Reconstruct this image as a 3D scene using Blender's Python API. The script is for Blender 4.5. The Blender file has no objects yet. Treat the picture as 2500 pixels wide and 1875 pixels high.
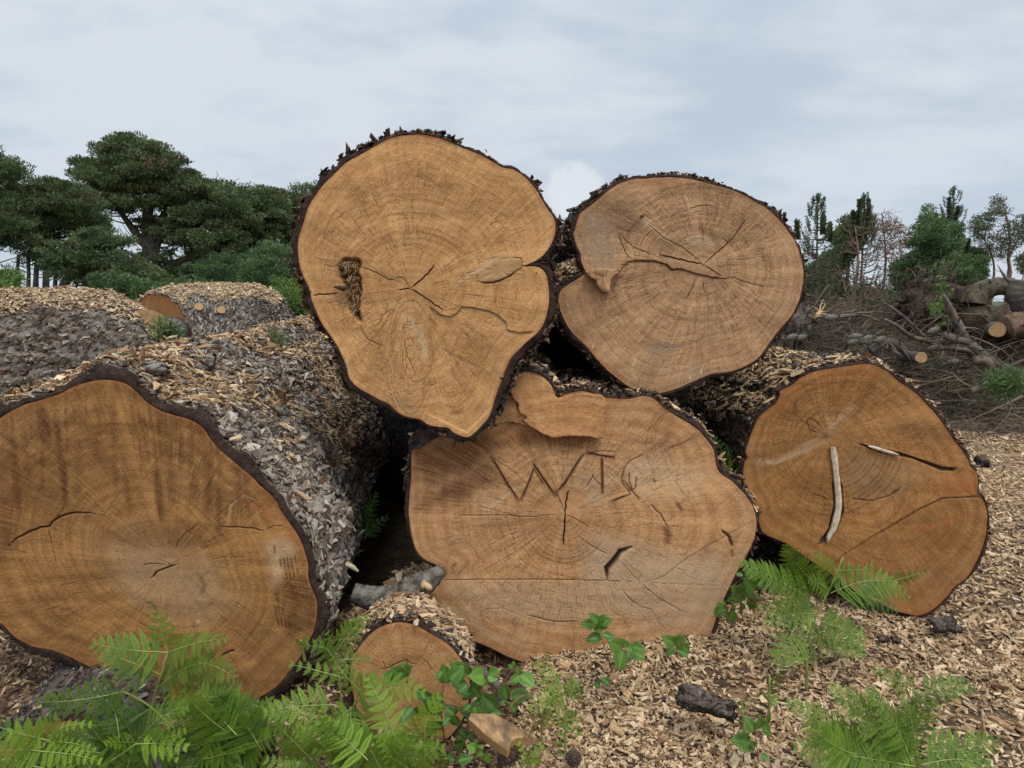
import bpy, math, numpy as np
from mathutils import Vector
R = math.radians
rng = np.random.default_rng(7)
SC = bpy.context.scene
COL = SC.collection
# ------------------------------------------------------------------ camera
W0, H0, FPX = 2500.0, 1875.0, 1786.0
PITCH = R(6.5); EYE = np.array([0.0, 0.0, 1.6])
cam = bpy.data.cameras.new('camera'); camo = bpy.data.objects.new('camera', cam); COL.objects.link(camo)
cam.sensor_fit = 'HORIZONTAL'; cam.angle = 2*math.atan(W0/2/FPX); cam.clip_start = .05; cam.clip_end = 3000
camo.location = EYE; camo.rotation_euler = (math.pi/2-PITCH, 0, 0); SC.camera = camo
# ------------------------------------------------------------------ node helper
class NT:
    def __init__(s, nt): s.nt = nt; s.n = nt.nodes; s.l = nt.links
    def add(s, t, ins=None, **kw):
        n = s.n.new(t)
        for k, v in kw.items(): setattr(n, k, v)
        for k, v in (ins or {}).items(): s.put(n.inputs[k], v)
        return n
    def put(s, i, v):
        if isinstance(v, bpy.types.NodeSocket): s.l.new(v, i)
        elif isinstance(v, (tuple, list)) and len(v) == 3 and i.type == 'RGBA': i.default_value = (*v, 1)
        else: i.default_value = v
    def m(s, op, a, b=0.0, c=None, clamp=False):
        n = s.n.new('ShaderNodeMath'); n.operation = op; n.use_clamp = clamp
        s.put(n.inputs[0], a); s.put(n.inputs[1], b)
        if c is not None: s.put(n.inputs[2], c)
        return n.outputs[0]
    def vm(s, op, a, b=(0, 0, 0)):
        n = s.n.new('ShaderNodeVectorMath'); n.operation = op; s.put(n.inputs[0], a); s.put(n.inputs[1], b); return n
    def mix(s, f, a, b, mode='MIX'):
        n = s.n.new('ShaderNodeMix'); n.data_type = 'RGBA'; n.blend_type = mode; n.clamp_factor = True
        s.put(n.inputs[0], f); s.put(n.inputs[6], a); s.put(n.inputs[7], b); return n.outputs[2]
    def ramp(s, f, lo, hi, a=0.0, b=1.0):
        n = s.n.new('ShaderNodeMapRange'); n.interpolation_type = 'SMOOTHSTEP'
        for k, v in zip(range(5), (f, lo, hi, a, b)): s.put(n.inputs[k], v)
        return n.outputs[0]
    def noise(s, vec, scale, detail=3, rough=.55, dim='3D', w=None, dist=0):
        n = s.n.new('ShaderNodeTexNoise'); n.noise_dimensions = dim
        if vec is not None and dim != '1D': s.put(n.inputs['Vector'], vec)
        if w is not None: s.put(n.inputs['W'], w)
        n.inputs['Scale'].default_value = scale; n.inputs['Detail'].default_value = detail
        n.inputs['Roughness'].default_value = rough; n.inputs['Distortion'].default_value = dist
        return n.outputs['Fac']
    def attr(s, name, out='Fac'):
        n = s.n.new('ShaderNodeAttribute'); n.attribute_name = name; return n.outputs[out]
    def xyz(s, v):
        n = s.n.new('ShaderNodeSeparateXYZ'); s.put(n.inputs[0], v); return n.outputs
    def comb(s, a, b, c):
        n = s.n.new('ShaderNodeCombineXYZ'); s.put(n.inputs[0], a); s.put(n.inputs[1], b); s.put(n.inputs[2], c); return n.outputs[0]
    def bump(s, h, strength, dist):
        n = s.n.new('ShaderNodeBump'); n.inputs['Strength'].default_value = strength; n.inputs['Distance'].default_value = dist
        s.put(n.inputs['Height'], h); return n.outputs[0]
    def obj(s):
        return s.n.new('ShaderNodeTexCoord').outputs['Object']
def mat(name):
    m = bpy.data.materials.new(name); m.use_nodes = True; t = NT(m.node_tree)
    b = t.n['Principled BSDF']; b.inputs['Roughness'].default_value = .85; b.inputs['Specular IOR Level'].default_value = .25
    return m, t, b
# ------------------------------------------------------------------ world, sun, exposure
SUN_EL, SUN_AZ = R(62), R(158)     # sun veiled by cloud, high behind the camera, a little to its right
w = bpy.data.worlds.new('World'); SC.world = w; w.use_nodes = True
t = NT(w.node_tree); bg = t.n['Background']
sky = t.add('ShaderNodeTexSky', sky_type='NISHITA', sun_disc=False, sun_elevation=SUN_EL, sun_rotation=SUN_AZ)
d = t.add('ShaderNodeTexCoord').outputs['Generated']
x, y, z = t.xyz(d)
zz = t.m('ADD', t.m('MAXIMUM', z, 0.0), .22)
cv_ = t.comb(t.m('DIVIDE', x, zz), t.m('DIVIDE', y, zz), 0.0)
n1 = t.noise(cv_, 1.35, 5, .52, dist=.25); n2 = t.noise(t.vm('ADD', cv_, (7.3, 2.1, 4)).outputs[0], .55, 3, .5)
n3 = t.noise(t.vm('MULTIPLY', cv_, (1, 1.7, 1)).outputs[0], 3.0, 5, .6)
f = t.m('ADD', t.m('MULTIPLY', n1, .62), t.m('ADD', t.m('MULTIPLY', n2, .42), t.m('MULTIPLY', n3, .26)))
f = t.ramp(f, .56, .74)
cloud = t.mix(f, (.53, .60, .70), (.69, .74, .795))
# low haze band is a little whiter/bluer towards the horizon
cloud = t.mix(t.ramp(z, .0, .30, .45, 0), cloud, (.56, .64, .75))
def puff(dirv, rx, seed):
    dv = Vector(dirv).normalized()
    q = t.vm('SUBTRACT', d, tuple(dv)).outputs[0]
    nn = t.noise(t.vm('ADD', d, (seed, 0, 0)).outputs[0], 26, 4, .6)
    L = t.vm('LENGTH', t.vm('MULTIPLY', q, (1, 1, 1.15)).outputs[0]).outputs['Value']
    return t.ramp(t.m('ADD', L, t.m('MULTIPLY', t.m('SUBTRACT', nn, .5), rx*1.1)), rx*.72, rx*1.12, 1, 0)
def pxdir(sx, sy):
    a, b = (sx-W0/2)/FPX, -(sy-H0/2)/FPX
    return (a, math.cos(PITCH)+b*math.sin(PITCH), -math.sin(PITCH)+b*math.cos(PITCH))
pf = puff(pxdir(1405, 470), .042, 3.0)
cloud = t.mix(t.m('MULTIPLY', pf, .8), cloud, (.78, .81, .85))
up = t.ramp(z, .25, .9)                          # the veil is brightest overhead and round the hidden sun
sd = Vector((math.sin(SUN_AZ)*math.cos(SUN_EL), math.cos(SUN_AZ)*math.cos(SUN_EL), math.sin(SUN_EL)))
glow = t.ramp(t.vm('DOT_PRODUCT', d, tuple(sd)).outputs['Value'], .1, 1.0)
gain = t.m('ADD', 1.0, t.m('ADD', t.m('MULTIPLY', up, .45), t.m('MULTIPLY', glow, 1.0)))
cl = t.vm('SCALE', cloud); t.put(cl.inputs['Scale'], gain)
nsk = t.vm('SCALE', sky.outputs[0]); nsk.inputs['Scale'].default_value = .10
col = t.mix(.93, nsk.outputs[0], cl.outputs[0])
t.put(bg.inputs['Color'], col); bg.inputs['Strength'].default_value = 1.0
sun = bpy.data.lights.new('sun', 'SUN'); suno = bpy.data.objects.new('sun', sun); COL.objects.link(suno)
sun.energy = 1.5; sun.angle = R(11); sun.color = (1, .95, .87)
suno.rotation_euler = (-sd).to_track_quat('-Z', 'Y').to_euler()
VS = SC.view_settings; VS.view_transform = 'Standard'; VS.look = 'None'; VS.gamma = 1; VS.exposure = 0.05
SC.cycles.max_bounces = 6; SC.cycles.diffuse_bounces = 3; SC.cycles.transparent_max_bounces = 6
SC.cycles.caustics_reflective = False; SC.cycles.caustics_refractive = False
# ------------------------------------------------------------------ numpy noise
def _h(ix, iy, iz, s=0):
    n = (ix.astype(np.int64)*374761393 + iy.astype(np.int64)*668265263 + iz.astype(np.int64)*2147483647 + s*974711) & 0x7fffffff
    n = ((n ^ (n >> 13))*1274126177) & 0x7fffffff
    n = ((n ^ (n >> 16))*668265263) & 0x7fffffff
    return ((n ^ (n >> 15)) & 0xffffff)/float(0xffffff)
def vnoise(p, s=0):
    p = np.asarray(p, float); i = np.floor(p); f = p-i; f = f*f*(3-2*f)
    x, y, z = i[..., 0], i[..., 1], i[..., 2]; r = 0
    for a in (0, 1):
        for b in (0, 1):
            for c in (0, 1):
                r = r + _h(x+a, y+b, z+c, s)*(f[..., 0] if a else 1-f[..., 0])*(f[..., 1] if b else 1-f[..., 1])*(f[..., 2] if c else 1-f[..., 2])
    return r
def fbm(p, s=0, o=4, g=.5):
    p = np.asarray(p, float); a, r, t_ = 1.0, 0, 0
    for k in range(o):
        r = r+a*vnoise(p*2**k+k*17.3, s+k); t_ += a; a *= g
    return r/t_
def worley(p, s=0):
    p = np.asarray(p, float); i = np.floor(p); x, y, z = i[..., 0], i[..., 1], i[..., 2]
    d1 = np.full(x.shape, 9.); d2 = np.full(x.shape, 9.); cid = np.zeros(x.shape)
    for a in (-1, 0, 1):
        for b in (-1, 0, 1):
            for c in (-1, 0, 1):
                X, Y, Z = x+a, y+b, z+c
                d = (X+_h(X, Y, Z, s)-p[..., 0])**2+(Y+_h(X, Y, Z, s+1)-p[..., 1])**2+(Z+_h(X, Y, Z, s+2)-p[..., 2])**2
                n = d < d1
                d2 = np.where(n, d1, np.minimum(d2, d)); cid = np.where(n, _h(X, Y, Z, s+3), cid); d1 = np.where(n, d, d1)
    return np.sqrt(d1), np.sqrt(d2), cid
def barkh(p, cell, s, fl=(9, 5, 9)):
    """flaky bark relief 0..1: fissured plates with stepped layers"""
    wp = p+(np.stack([fbm(p*6, 11, 3), fbm(p*6, 12, 3), fbm(p*6, 13, 3)], -1)-.5)*.16
    d1, d2, cid = worley(wp/np.asarray(cell), s); pl = sstep(.02, .22, d2-d1)*(.4+.6*cid)
    n = fbm(wp*np.asarray(fl)*1.6, s+21, 4, .55)*9; te = (np.floor(n)+sstep(.0, .30, n-np.floor(n)))/9
    e1, e2, c2 = worley(wp/np.asarray(cell)*2.9, s+9)
    return np.clip(.42*pl+.95*(te-.22)+.16*sstep(0, .3, e2-e1)*c2+.16*(fbm(p*55, s+3, 2)-.5), 0, 1.2), cid
def sstep(a, b, x):
    t_ = np.clip((x-a)/(b-a), 0, 1); return t_*t_*(3-2*t_)
def nrmz(v): v = np.asarray(v, float); return v/np.maximum(np.linalg.norm(v, axis=-1, keepdims=True), 1e-9)
# ------------------------------------------------------------------ picture <-> place
def Z(x0, y0, s): return lambda pts: np.asarray(pts, float)/s+np.array([x0, y0])
def raydir(p):
    p = np.atleast_2d(np.asarray(p, float)); a, b = (p[:, 0]-W0/2)/FPX, -(p[:, 1]-H0/2)/FPX
    return np.stack([a, math.cos(PITCH)+b*math.sin(PITCH), -math.sin(PITCH)+b*math.cos(PITCH)], 1)
def at(p, Y):
    d = raydir(p); k = (np.asarray(Y, float)/d[:, 1]).reshape(-1, 1); return EYE+d*k
def at1(x, y, Y): return at([[x, y]], Y)[0]
# ------------------------------------------------------------------ objects
def link(o, parent=None, **props):
    COL.objects.link(o)
    if parent is not None: o.parent = parent
    for k, v in props.items():
        if v: o[k] = v
    return o
def thing(name, label, cat, loc=(0, 0, 0), group=None):
    o = bpy.data.objects.new(name, None); o.location = [float(c) for c in loc]; o.empty_display_size = .1
    return link(o, label=label, category=cat, group=group)
def mk(name, V, F, m, parent=None, attrs=None, vcol=None, smooth=True, loc=None, **props):
    """V world coordinates (n,3); F list of index arrays (n,3)/(n,4); attrs {name: (n,) or (n,3)}"""
    V = np.asarray(V, float)
    base = np.array(parent.location if parent is not None and parent.type == 'EMPTY' else (0, 0, 0), float)
    if parent is not None and parent.type != 'EMPTY': base = np.array(parent.matrix_basis.translation) + (np.array(parent.parent.location) if parent.parent else 0)
    if loc is None and parent is None: loc = np.array([V[:, 0].mean(), V[:, 1].mean(), V[:, 2].min()])
    off = base if loc is None else np.asarray(loc, float)
    me = bpy.data.meshes.new(name)
    if not isinstance(F, list): F = [F]
    F = [np.asarray(f, np.int32) for f in F if len(f)]
    nl = sum(f.size for f in F); npoly = sum(len(f) for f in F)
    me.vertices.add(len(V)); me.vertices.foreach_set('co', (V-off).astype(np.float32).ravel())
    me.loops.add(nl); me.loops.foreach_set('vertex_index', np.concatenate([f.ravel() for f in F]))
    tot = np.concatenate([np.full(len(f), f.shape[1], np.int32) for f in F])
    me.polygons.add(npoly); me.polygons.foreach_set('loop_start', np.concatenate([[0], np.cumsum(tot)[:-1]]).astype(np.int32))
    me.update(calc_edges=True)
    me.polygons.foreach_set('use_smooth', np.full(npoly, bool(smooth)))
    for k, a in (attrs or {}).items():
        a = np.asarray(a, np.float32)
        if a.ndim == 2: me.attributes.new(k, 'FLOAT_VECTOR', 'POINT').data.foreach_set('vector', a.ravel())
        else: me.attributes.new(k, 'FLOAT', 'POINT').data.foreach_set('value', a)
    me.materials.append(m)
    o = bpy.data.objects.new(name, me)
    if loc is not None: o.location = off-base if parent is not None else off
    return link(o, parent, **props)
def grid_faces(n, m, wrap=False):
    """vertex index = i*m + j ; i over n (wraps if asked), j over m"""
    i = np.arange(n if wrap else n-1); j = np.arange(m-1); I, J = np.meshgrid(i, j, indexing='ij'); I2 = (I+1) % n
    return np.stack([I*m+J, I2*m+J, I2*m+J+1, I*m+J+1], -1).reshape(-1, 4)
def catmull(P, n, closed=True):
    P = np.asarray(P, float)
    if closed: Q = np.vstack([P[-1], P, P[0], P[1]]); segs = len(P)
    else: Q = np.vstack([2*P[0]-P[1], P, 2*P[-1]-P[-2]]); segs = len(P)-1
    out = []
    for k in range(segs):
        a, b, c, d_ = Q[k:k+4]; t_ = np.linspace(0, 1, 12, endpoint=False)[:, None]
        out.append(.5*((2*b)+(-a+c)*t_+(2*a-5*b+4*c-d_)*t_**2+(-a+3*b-3*c+d_)*t_**3))
    out = np.vstack(out+([out[0][:1]] if closed else [P[-1:]]))
    L = np.concatenate([[0], np.cumsum(np.linalg.norm(np.diff(out, axis=0), axis=1))])
    s = np.linspace(0, L[-1], n, endpoint=not closed)
    return np.stack([np.interp(s, L, out[:, k]) for k in range(out.shape[1])], 1)
class Tubes:
    def __init__(s): s.V = []; s.F = []; s.n = 0; s.A = []
    def add(s, P, r, k=6, a=0., cap=True, lump=0.):
        P = np.asarray(P, float); n = len(P); r = np.broadcast_to(np.asarray(r, float), (n,)) if np.ndim(r) < 2 else r
        T = nrmz(np.gradient(P, axis=0)); ref = np.array([0, 0, 1.]) if abs(T[:, 2].mean()) < .8 else np.array([1., 0, 0])
        U = nrmz(np.cross(T, ref)); Wv = np.cross(T, U); th = np.arange(k)*2*math.pi/k
        rr = r[:, None]*np.ones((n, k))
        if lump: rr = rr*(1+lump*(rng.random((n, k))-.5))
        V = P[:, None]+(np.cos(th)[None, :, None]*U[:, None]+np.sin(th)[None, :, None]*Wv[:, None])*rr[..., None]
        i = np.arange(n-1)[:, None]; j = np.arange(k)[None]; j2 = (j+1) % k
        Fq = np.stack([i*k+j, i*k+j2, (i+1)*k+j2, (i+1)*k+j], -1).reshape(-1, 4)+s.n
        s.V.append(V.reshape(-1, 3)); s.F.append(Fq); s.A.append(np.full(n*k, a)); s.n += n*k
        if cap:
            s.V.append(P[[0, -1]]); s.A.append(np.full(2, a)); jj = np.arange(k); j3 = (jj+1) % k
            c0 = s.n; c1 = s.n+1; b0 = s.n-n*k; b1 = s.n-k
            s.F.append(np.stack([b0+j3, b0+jj, np.full(k, c0), np.full(k, c0)], 1)[:, :3])
            s.F.append(np.stack([b1+jj, b1+j3, np.full(k, c1)], 1)); s.n += 2
    def build(s, name, m, parent=None, **kw):
        q = [f for f in s.F if f.shape[1] == 4]; t3 = [f for f in s.F if f.shape[1] == 3]
        Fs = ([np.vstack(q)] if q else [])+([np.vstack(t3)] if t3 else [])
        return mk(name, np.vstack(s.V), Fs, m, parent, attrs={'tone': np.concatenate(s.A)}, **kw)
# ------------------------------------------------------------------ materials
def wood(name, light, dark, grey=(.30, .23, .16), greyf=.35, redc=(.36, .11, .035), fine=.30, sat=1.0, speck=.5, streak=.25):
    m, t, b = mat(name); o = t.obj(); pol = t.attr('pol', 'Vector'); c_, s_, r_ = t.xyz(pol)
    wob = t.m('MULTIPLY', t.m('SUBTRACT', t.noise(o, 5, 3, .5), .5), .018)
    rr = t.m('ADD', r_, wob)
    b1 = t.noise(None, 1, 3, .6, '1D', t.m('MULTIPLY', rr, 26)); b2 = t.noise(None, 1, 2, .6, '1D', t.m('MULTIPLY', rr, 120))
    b3 = t.noise(None, 1, 1, .5, '1D', t.m('MULTIPLY', rr, 330))
    base = t.mix(t.ramp(b1, .30, .70, .05, .95), dark, light)
    gv = t.comb(t.m('MULTIPLY', c_, 16), t.m('MULTIPLY', s_, 16), t.m('MULTIPLY', rr, 150)); gr = t.noise(gv, 1, 3, .65)
    base = t.mix(t.ramp(gr, .50, .72, 0, .34), base, tuple(c*.55 for c in dark)); base = t.mix(t.ramp(gr, .48, .28, 0, .30), base, tuple(min(1, c*1.25) for c in light))
    patch = t.ramp(t.noise(o, 3.2, 3, .5), .38, .62, .35, 1)
    base = t.mix(t.m('MULTIPLY', t.m('MULTIPLY', t.ramp(b2, .56, .40), patch), fine*.5), base, tuple(c*.55 for c in dark))
    base = t.mix(t.m('MULTIPLY', t.ramp(b3, .55, .42), fine*.45), base, tuple(c*.62 for c in dark))
    # broad mottling and greyed, weathered parts
    mo = t.noise(o, 2.3, 5, .6, dist=.6)
    base = t.mix(t.m('MULTIPLY', t.ramp(mo, .45, .75), greyf), base, grey)
    mo2 = t.noise(t.vm('ADD', o, (3, 5, 8)).outputs[0], 6, 5, .65, dist=.8)
    base = t.mix(t.m('MULTIPLY', t.ramp(mo2, .5, .78), .46), base, tuple(c*.60 for c in dark))
    base = t.mix(t.m('MULTIPLY', t.ramp(mo2, .5, .22), .40), base, tuple(min(1, c*1.15) for c in light))
    mo3 = t.noise(o, 38, 4, .7, dist=.5)
    base = t.mix(t.ramp(mo3, .50, .76, 0, .34), base, tuple(c*.55 for c in dark)); base = t.mix(t.ramp(mo3, .48, .26, 0, .32), base, tuple(min(1, c*1.25) for c in light))
    # faint arcs left by the chainsaw bar
    dl = t.vm('LENGTH', t.vm('SUBTRACT', o, (2.6, 0, -1.2)).outputs[0]).outputs['Value']; aw = t.noise(None, 1, 3, .6, '1D', t.m('MULTIPLY', dl, 42))
    base = t.mix(t.m('MULTIPLY', t.ramp(aw, .54, .68), t.ramp(mo, .35, .6, .04, .24)), base, tuple(c*.58 for c in dark))
    # radial streaks
    sv = t.comb(t.m('MULTIPLY', c_, 46), t.m('MULTIPLY', s_, 46), t.m('MULTIPLY', r_, 3.5))
    st = t.noise(sv, 1, 3, .6)
    base = t.mix(t.m('MULTIPLY', t.ramp(st, .5, .75), streak), base, tuple(c*.62 for c in dark))
    base = t.mix(t.m('MULTIPLY', t.ramp(st, .5, .28), streak*.7), base, tuple(min(1, c*1.2) for c in light))
    sb = t.noise(t.comb(t.m('MULTIPLY', c_, 4.5), t.m('MULTIPLY', s_, 4.5), t.m('MULTIPLY', r_, 1.2)), 1, 4, .6, dist=.3)
    base = t.mix(t.ramp(sb, .50, .68, 0, .48), base, tuple(c*.62 for c in dark)); base = t.mix(t.ramp(sb, .48, .30, 0, .42), base, tuple(min(1, c*1.22) for c in light))
    # ray fleck: fine radial dashes broken by the rings
    fv = t.comb(t.m('MULTIPLY', c_, 190), t.m('MULTIPLY', s_, 190), t.m('MULTIPLY', r_, 42))
    fl = t.noise(fv, 1, 1, .5)
    base = t.mix(t.m('MULTIPLY', t.ramp(fl, .60, .74), .24), base, tuple(c*.42 for c in dark))
    # sanding-like scratches of the saw, two directions
    sc = t.noise(t.vm('MULTIPLY', o, (9, 9, 240)).outputs[0], 1, 2, .5)
    base = t.mix(t.m('MULTIPLY', t.ramp(sc, .56, .72), .04), base, tuple(c*.6 for c in dark))
    # attribute layers: marks on the wood, plus shade painted under the slab of C
    base = t.mix(t.m('MULTIPLY', t.m('MULTIPLY', t.attr('grey'), 1.4, clamp=True), t.ramp(mo2, .25, .6, .55, 1)), base, grey)
    base = t.mix(t.m('MULTIPLY', t.m('MULTIPLY', t.attr('pale'), 1.5, clamp=True), t.ramp(fl, .3, .6, 1, .6)), base, (.56, .41, .25))
    base = t.mix(t.m('MULTIPLY', t.m('MULTIPLY', t.attr('dark'), 1.55, clamp=True), t.ramp(st, .3, .65, .55, 1)), base, (dark[0]*.34, dark[1]*.27, dark[2]*.24))
    base = t.mix(t.m('MULTIPLY', t.attr('red'), t.ramp(mo2, .3, .6, .6, 1)), base, redc)
    # saw dust flecks and pores
    sp = t.noise(o, 210, 2, .6)
    base = t.mix(t.m('MULTIPLY', t.ramp(sp, .60, .70), speck), base, tuple(min(1, c*1.55) for c in light))
    base = t.mix(t.m('MULTIPLY', t.ramp(sp, .40, .30), speck*.9), base, tuple(c*.45 for c in dark))
    base = t.mix(t.attr('crack'), base, (.035, .019, .011))
    t.put(b.inputs['Base Color'], base)
    h = t.m('ADD', t.m('MULTIPLY', sp, .6), t.m('ADD', t.m('MULTIPLY', b2, .4), t.m('MULTIPLY', fl, -.5)))
    t.put(b.inputs['Normal'], t.bump(t.m('ADD', t.m('ADD', h, t.m('MULTIPLY', mo3, 1.2)), t.m('MULTIPLY', aw, 1.2)), .5, .006)); b.inputs['Roughness'].default_value = .8
    return m
def barkmat(name, hi=(.36, .325, .28), lo=(.022, .015, .011), brown=(.10, .062, .044), lichen=.35, green=.12, cutc=(.042, .024, .018)):
    m, t, b = mat(name); o = t.obj(); h = t.attr('h'); cell = t.attr('cell')
    n = t.noise(o, 34, 6, .7); n2 = t.noise(o, 7, 4, .6); n3 = t.noise(t.vm('ADD', o, (9, 2, 4)).outputs[0], 95, 3, .6)
    hh = t.m('ADD', h, t.m('MULTIPLY', t.m('SUBTRACT', n, .5), .9))
    base = t.mix(t.ramp(hh, .12, .55), lo, brown)
    base = t.mix(t.ramp(hh, .38, .85), base, hi)
    base = t.mix(t.m('MULTIPLY', t.ramp(cell, .55, .8), .55), base, brown)
    li = t.m('MULTIPLY', t.ramp(t.m('ADD', n2, t.m('MULTIPLY', n3, .35)), .56, .78), t.ramp(hh, .3, .6))
    base = t.mix(t.m('MULTIPLY', li, lichen), base, (.40, .40, .36))
    n4 = t.noise(t.vm('ADD', o, (1, 7, 3)).outputs[0], 3.0, 5, .65)
    base = t.mix(t.m('MULTIPLY', t.ramp(n4, .56, .72), t.m('MULTIPLY', t.ramp(n3, .4, .6), green)), base, (.22, .23, .10))
    n5 = t.noise(t.vm('MULTIPLY', o, (1, .32, 1)).outputs[0], 105, 4, .75, dist=.7)
    base = t.mix(t.m('MULTIPLY', t.ramp(n5, .54, .68), .60), base, (.46, .42, .36))
    base = t.mix(t.m('MULTIPLY', t.ramp(n5, .44, .32), .75), base, lo)
    cutn = t.mix(t.ramp(n, .4, .7), cutc, tuple(c*2.2 for c in cutc)); cutn = t.mix(t.ramp(n5, .55, .68, 0, .6), cutn, (.13, .095, .07)); cutn = t.mix(t.ramp(n2, .5, .62, 0, .6), cutn, (.018, .012, .010))
    base = t.mix(t.attr('cut'), base, cutn)
    t.put(b.inputs['Base Color'], base); b.inputs['Roughness'].default_value = .92
    t.put(b.inputs['Normal'], t.bump(t.m('ADD', n, t.m('MULTIPLY', n5, 1.0)), 1.0, .014))
    return m
def plain(name, c1, c2, scale=20, rough=.85, bump=.3, bd=.005, stretch=(1, 1, 1), tone=None, spec=.25):
    m, t, b = mat(name); o = t.vm('MULTIPLY', t.obj(), stretch).outputs[0]
    n = t.noise(o, scale, 5, .62); c = t.mix(t.ramp(n, .32, .68), c1, c2)
    if tone: c = t.mix(t.attr('tone'), c, tone)
    t.put(b.inputs['Base Color'], c); b.inputs['Roughness'].default_value = rough; b.inputs['Specular IOR Level'].default_value = spec
    if bump: t.put(b.inputs['Normal'], t.bump(n, bump, bd))
    return m
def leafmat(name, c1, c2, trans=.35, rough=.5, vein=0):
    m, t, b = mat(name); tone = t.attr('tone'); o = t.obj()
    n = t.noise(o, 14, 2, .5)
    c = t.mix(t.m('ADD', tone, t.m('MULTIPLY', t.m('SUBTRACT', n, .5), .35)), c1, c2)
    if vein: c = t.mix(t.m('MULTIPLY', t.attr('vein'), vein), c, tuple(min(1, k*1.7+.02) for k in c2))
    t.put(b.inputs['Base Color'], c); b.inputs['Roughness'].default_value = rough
    tr = t.add('ShaderNodeBsdfTranslucent', {'Color': t.mix(.4, c, (.42, .52, .05))})
    mx = t.add('ShaderNodeMixShader', {0: trans}); t.l.new(b.outputs[0], mx.inputs[1]); t.l.new(tr.outputs[0], mx.inputs[2])
    t.l.new(mx.outputs[0], t.n['Material Output'].inputs[0]); return m
M_bark = barkmat('bark_grey')
M_bark2 = barkmat('bark_dark', hi=(.13, .105, .088), lichen=.18, green=.08)
M_barkfar = barkmat('bark_far', hi=(.20, .175, .15), lichen=.30, green=.55)
def chipmat():
    m, t, b = mat('wood_chips'); c = t.attr('cc', 'Vector'); o = t.obj()
    n = t.noise(t.vm('MULTIPLY', o, (1, 1, 1)).outputs[0], 160, 3, .6)
    k = t.ramp(n, .3, .7, .72, 1.18); v = t.vm('SCALE', c); t.put(v.inputs['Scale'], k)
    t.put(b.inputs['Base Color'], v.outputs[0]); b.inputs['Roughness'].default_value = .9; return m
M_chip = chipmat()
# ------------------------------------------------------------------ ground
def gz(x, y):
    x = np.asarray(x, float); y = np.asarray(y, float)
    r = np.hypot(x, y)
    z = .03*(vnoise(np.stack([x*1.3, y*1.3, x*0], -1), 5)-.5)*np.clip(r/3, 0, 3)
    z = z+.11*np.exp(-((x-1.0)/.75)**2-((y-3.35)/.55)**2)
    z = z+.30*np.exp(-((x+.43)/.26)**2-((y-3.38)/.30)**2)
    z = z-.06*np.exp(-((x+.1)/.5)**2-((y-2.6)/.35)**2)-.16*np.exp(-((x+.12)/.14)**2-((y-3.0)/.25)**2)
    z = z+.25*sstep(7, 12, r)*sstep(0, 3, x)*0
    z = z+.5*(fbm(np.stack([x*.05, y*.05, x*0+3], -1), 9, 3)-.5)*sstep(15, 60, r)
    return z
na, nr = 400, 230
rad = np.concatenate([[.02], np.geomspace(.6, 1600, nr-1)]); an = np.arange(na)/na*2*math.pi
A_, R_ = np.meshgrid(an, rad, indexing='ij'); gx, gy = R_*np.sin(A_), R_*np.cos(A_)
gV = np.stack([gx, gy, gz(gx, gy)], -1).reshape(-1, 3)
def groundmat():
    m, t, b = mat('chip_ground'); o = t.obj()
    dist = t.vm('LENGTH', t.vm('MULTIPLY', o, (1, 1, 0)).outputs[0]).outputs['Value']
    v = t.add('ShaderNodeTexVoronoi', {'Vector': t.vm('MULTIPLY', o, (1, 1.9, 1)).outputs[0], 'Scale': 38.0, 'Randomness': 1.0})
    c = t.xyz(v.outputs['Color'])[0]; n = t.noise(o, 1.1, 5, .6); n2 = t.noise(o, 9, 4, .65)
    chips = t.mix(t.ramp(c, .2, .9), (.12, .068, .036), (.46, .31, .17))
    chips = t.mix(t.ramp(n2, .48, .68, 0, .7), chips, (.13, .08, .045))
    soil = t.mix(n2, (.035, .024, .016), (.10, .068, .042))
    near = t.mix(t.ramp(n2, .40, .62), soil, t.mix(.35, chips, soil))
    mid = t.mix(t.ramp(n, .42, .60, 0, .75), chips, (.10, .07, .045))
    c1 = t.mix(t.ramp(dist, 4, 8), near, mid)
    grass = t.mix(t.ramp(n2, .3, .7), (.05, .075, .025), (.10, .11, .05))
    c1 = t.mix(t.ramp(dist, 17, 26), c1, grass)
    t.put(b.inputs['Base Color'], c1); b.inputs['Roughness'].default_value = .95
    t.put(b.inputs['Normal'], t.bump(t.m('ADD', c, n2), .8, .02)); return m
cidx = grid_faces(na, nr, True)
mk('ground', gV, cidx[:, ::-1], groundmat(), loc=(0, 0, 0), kind='structure')
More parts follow.
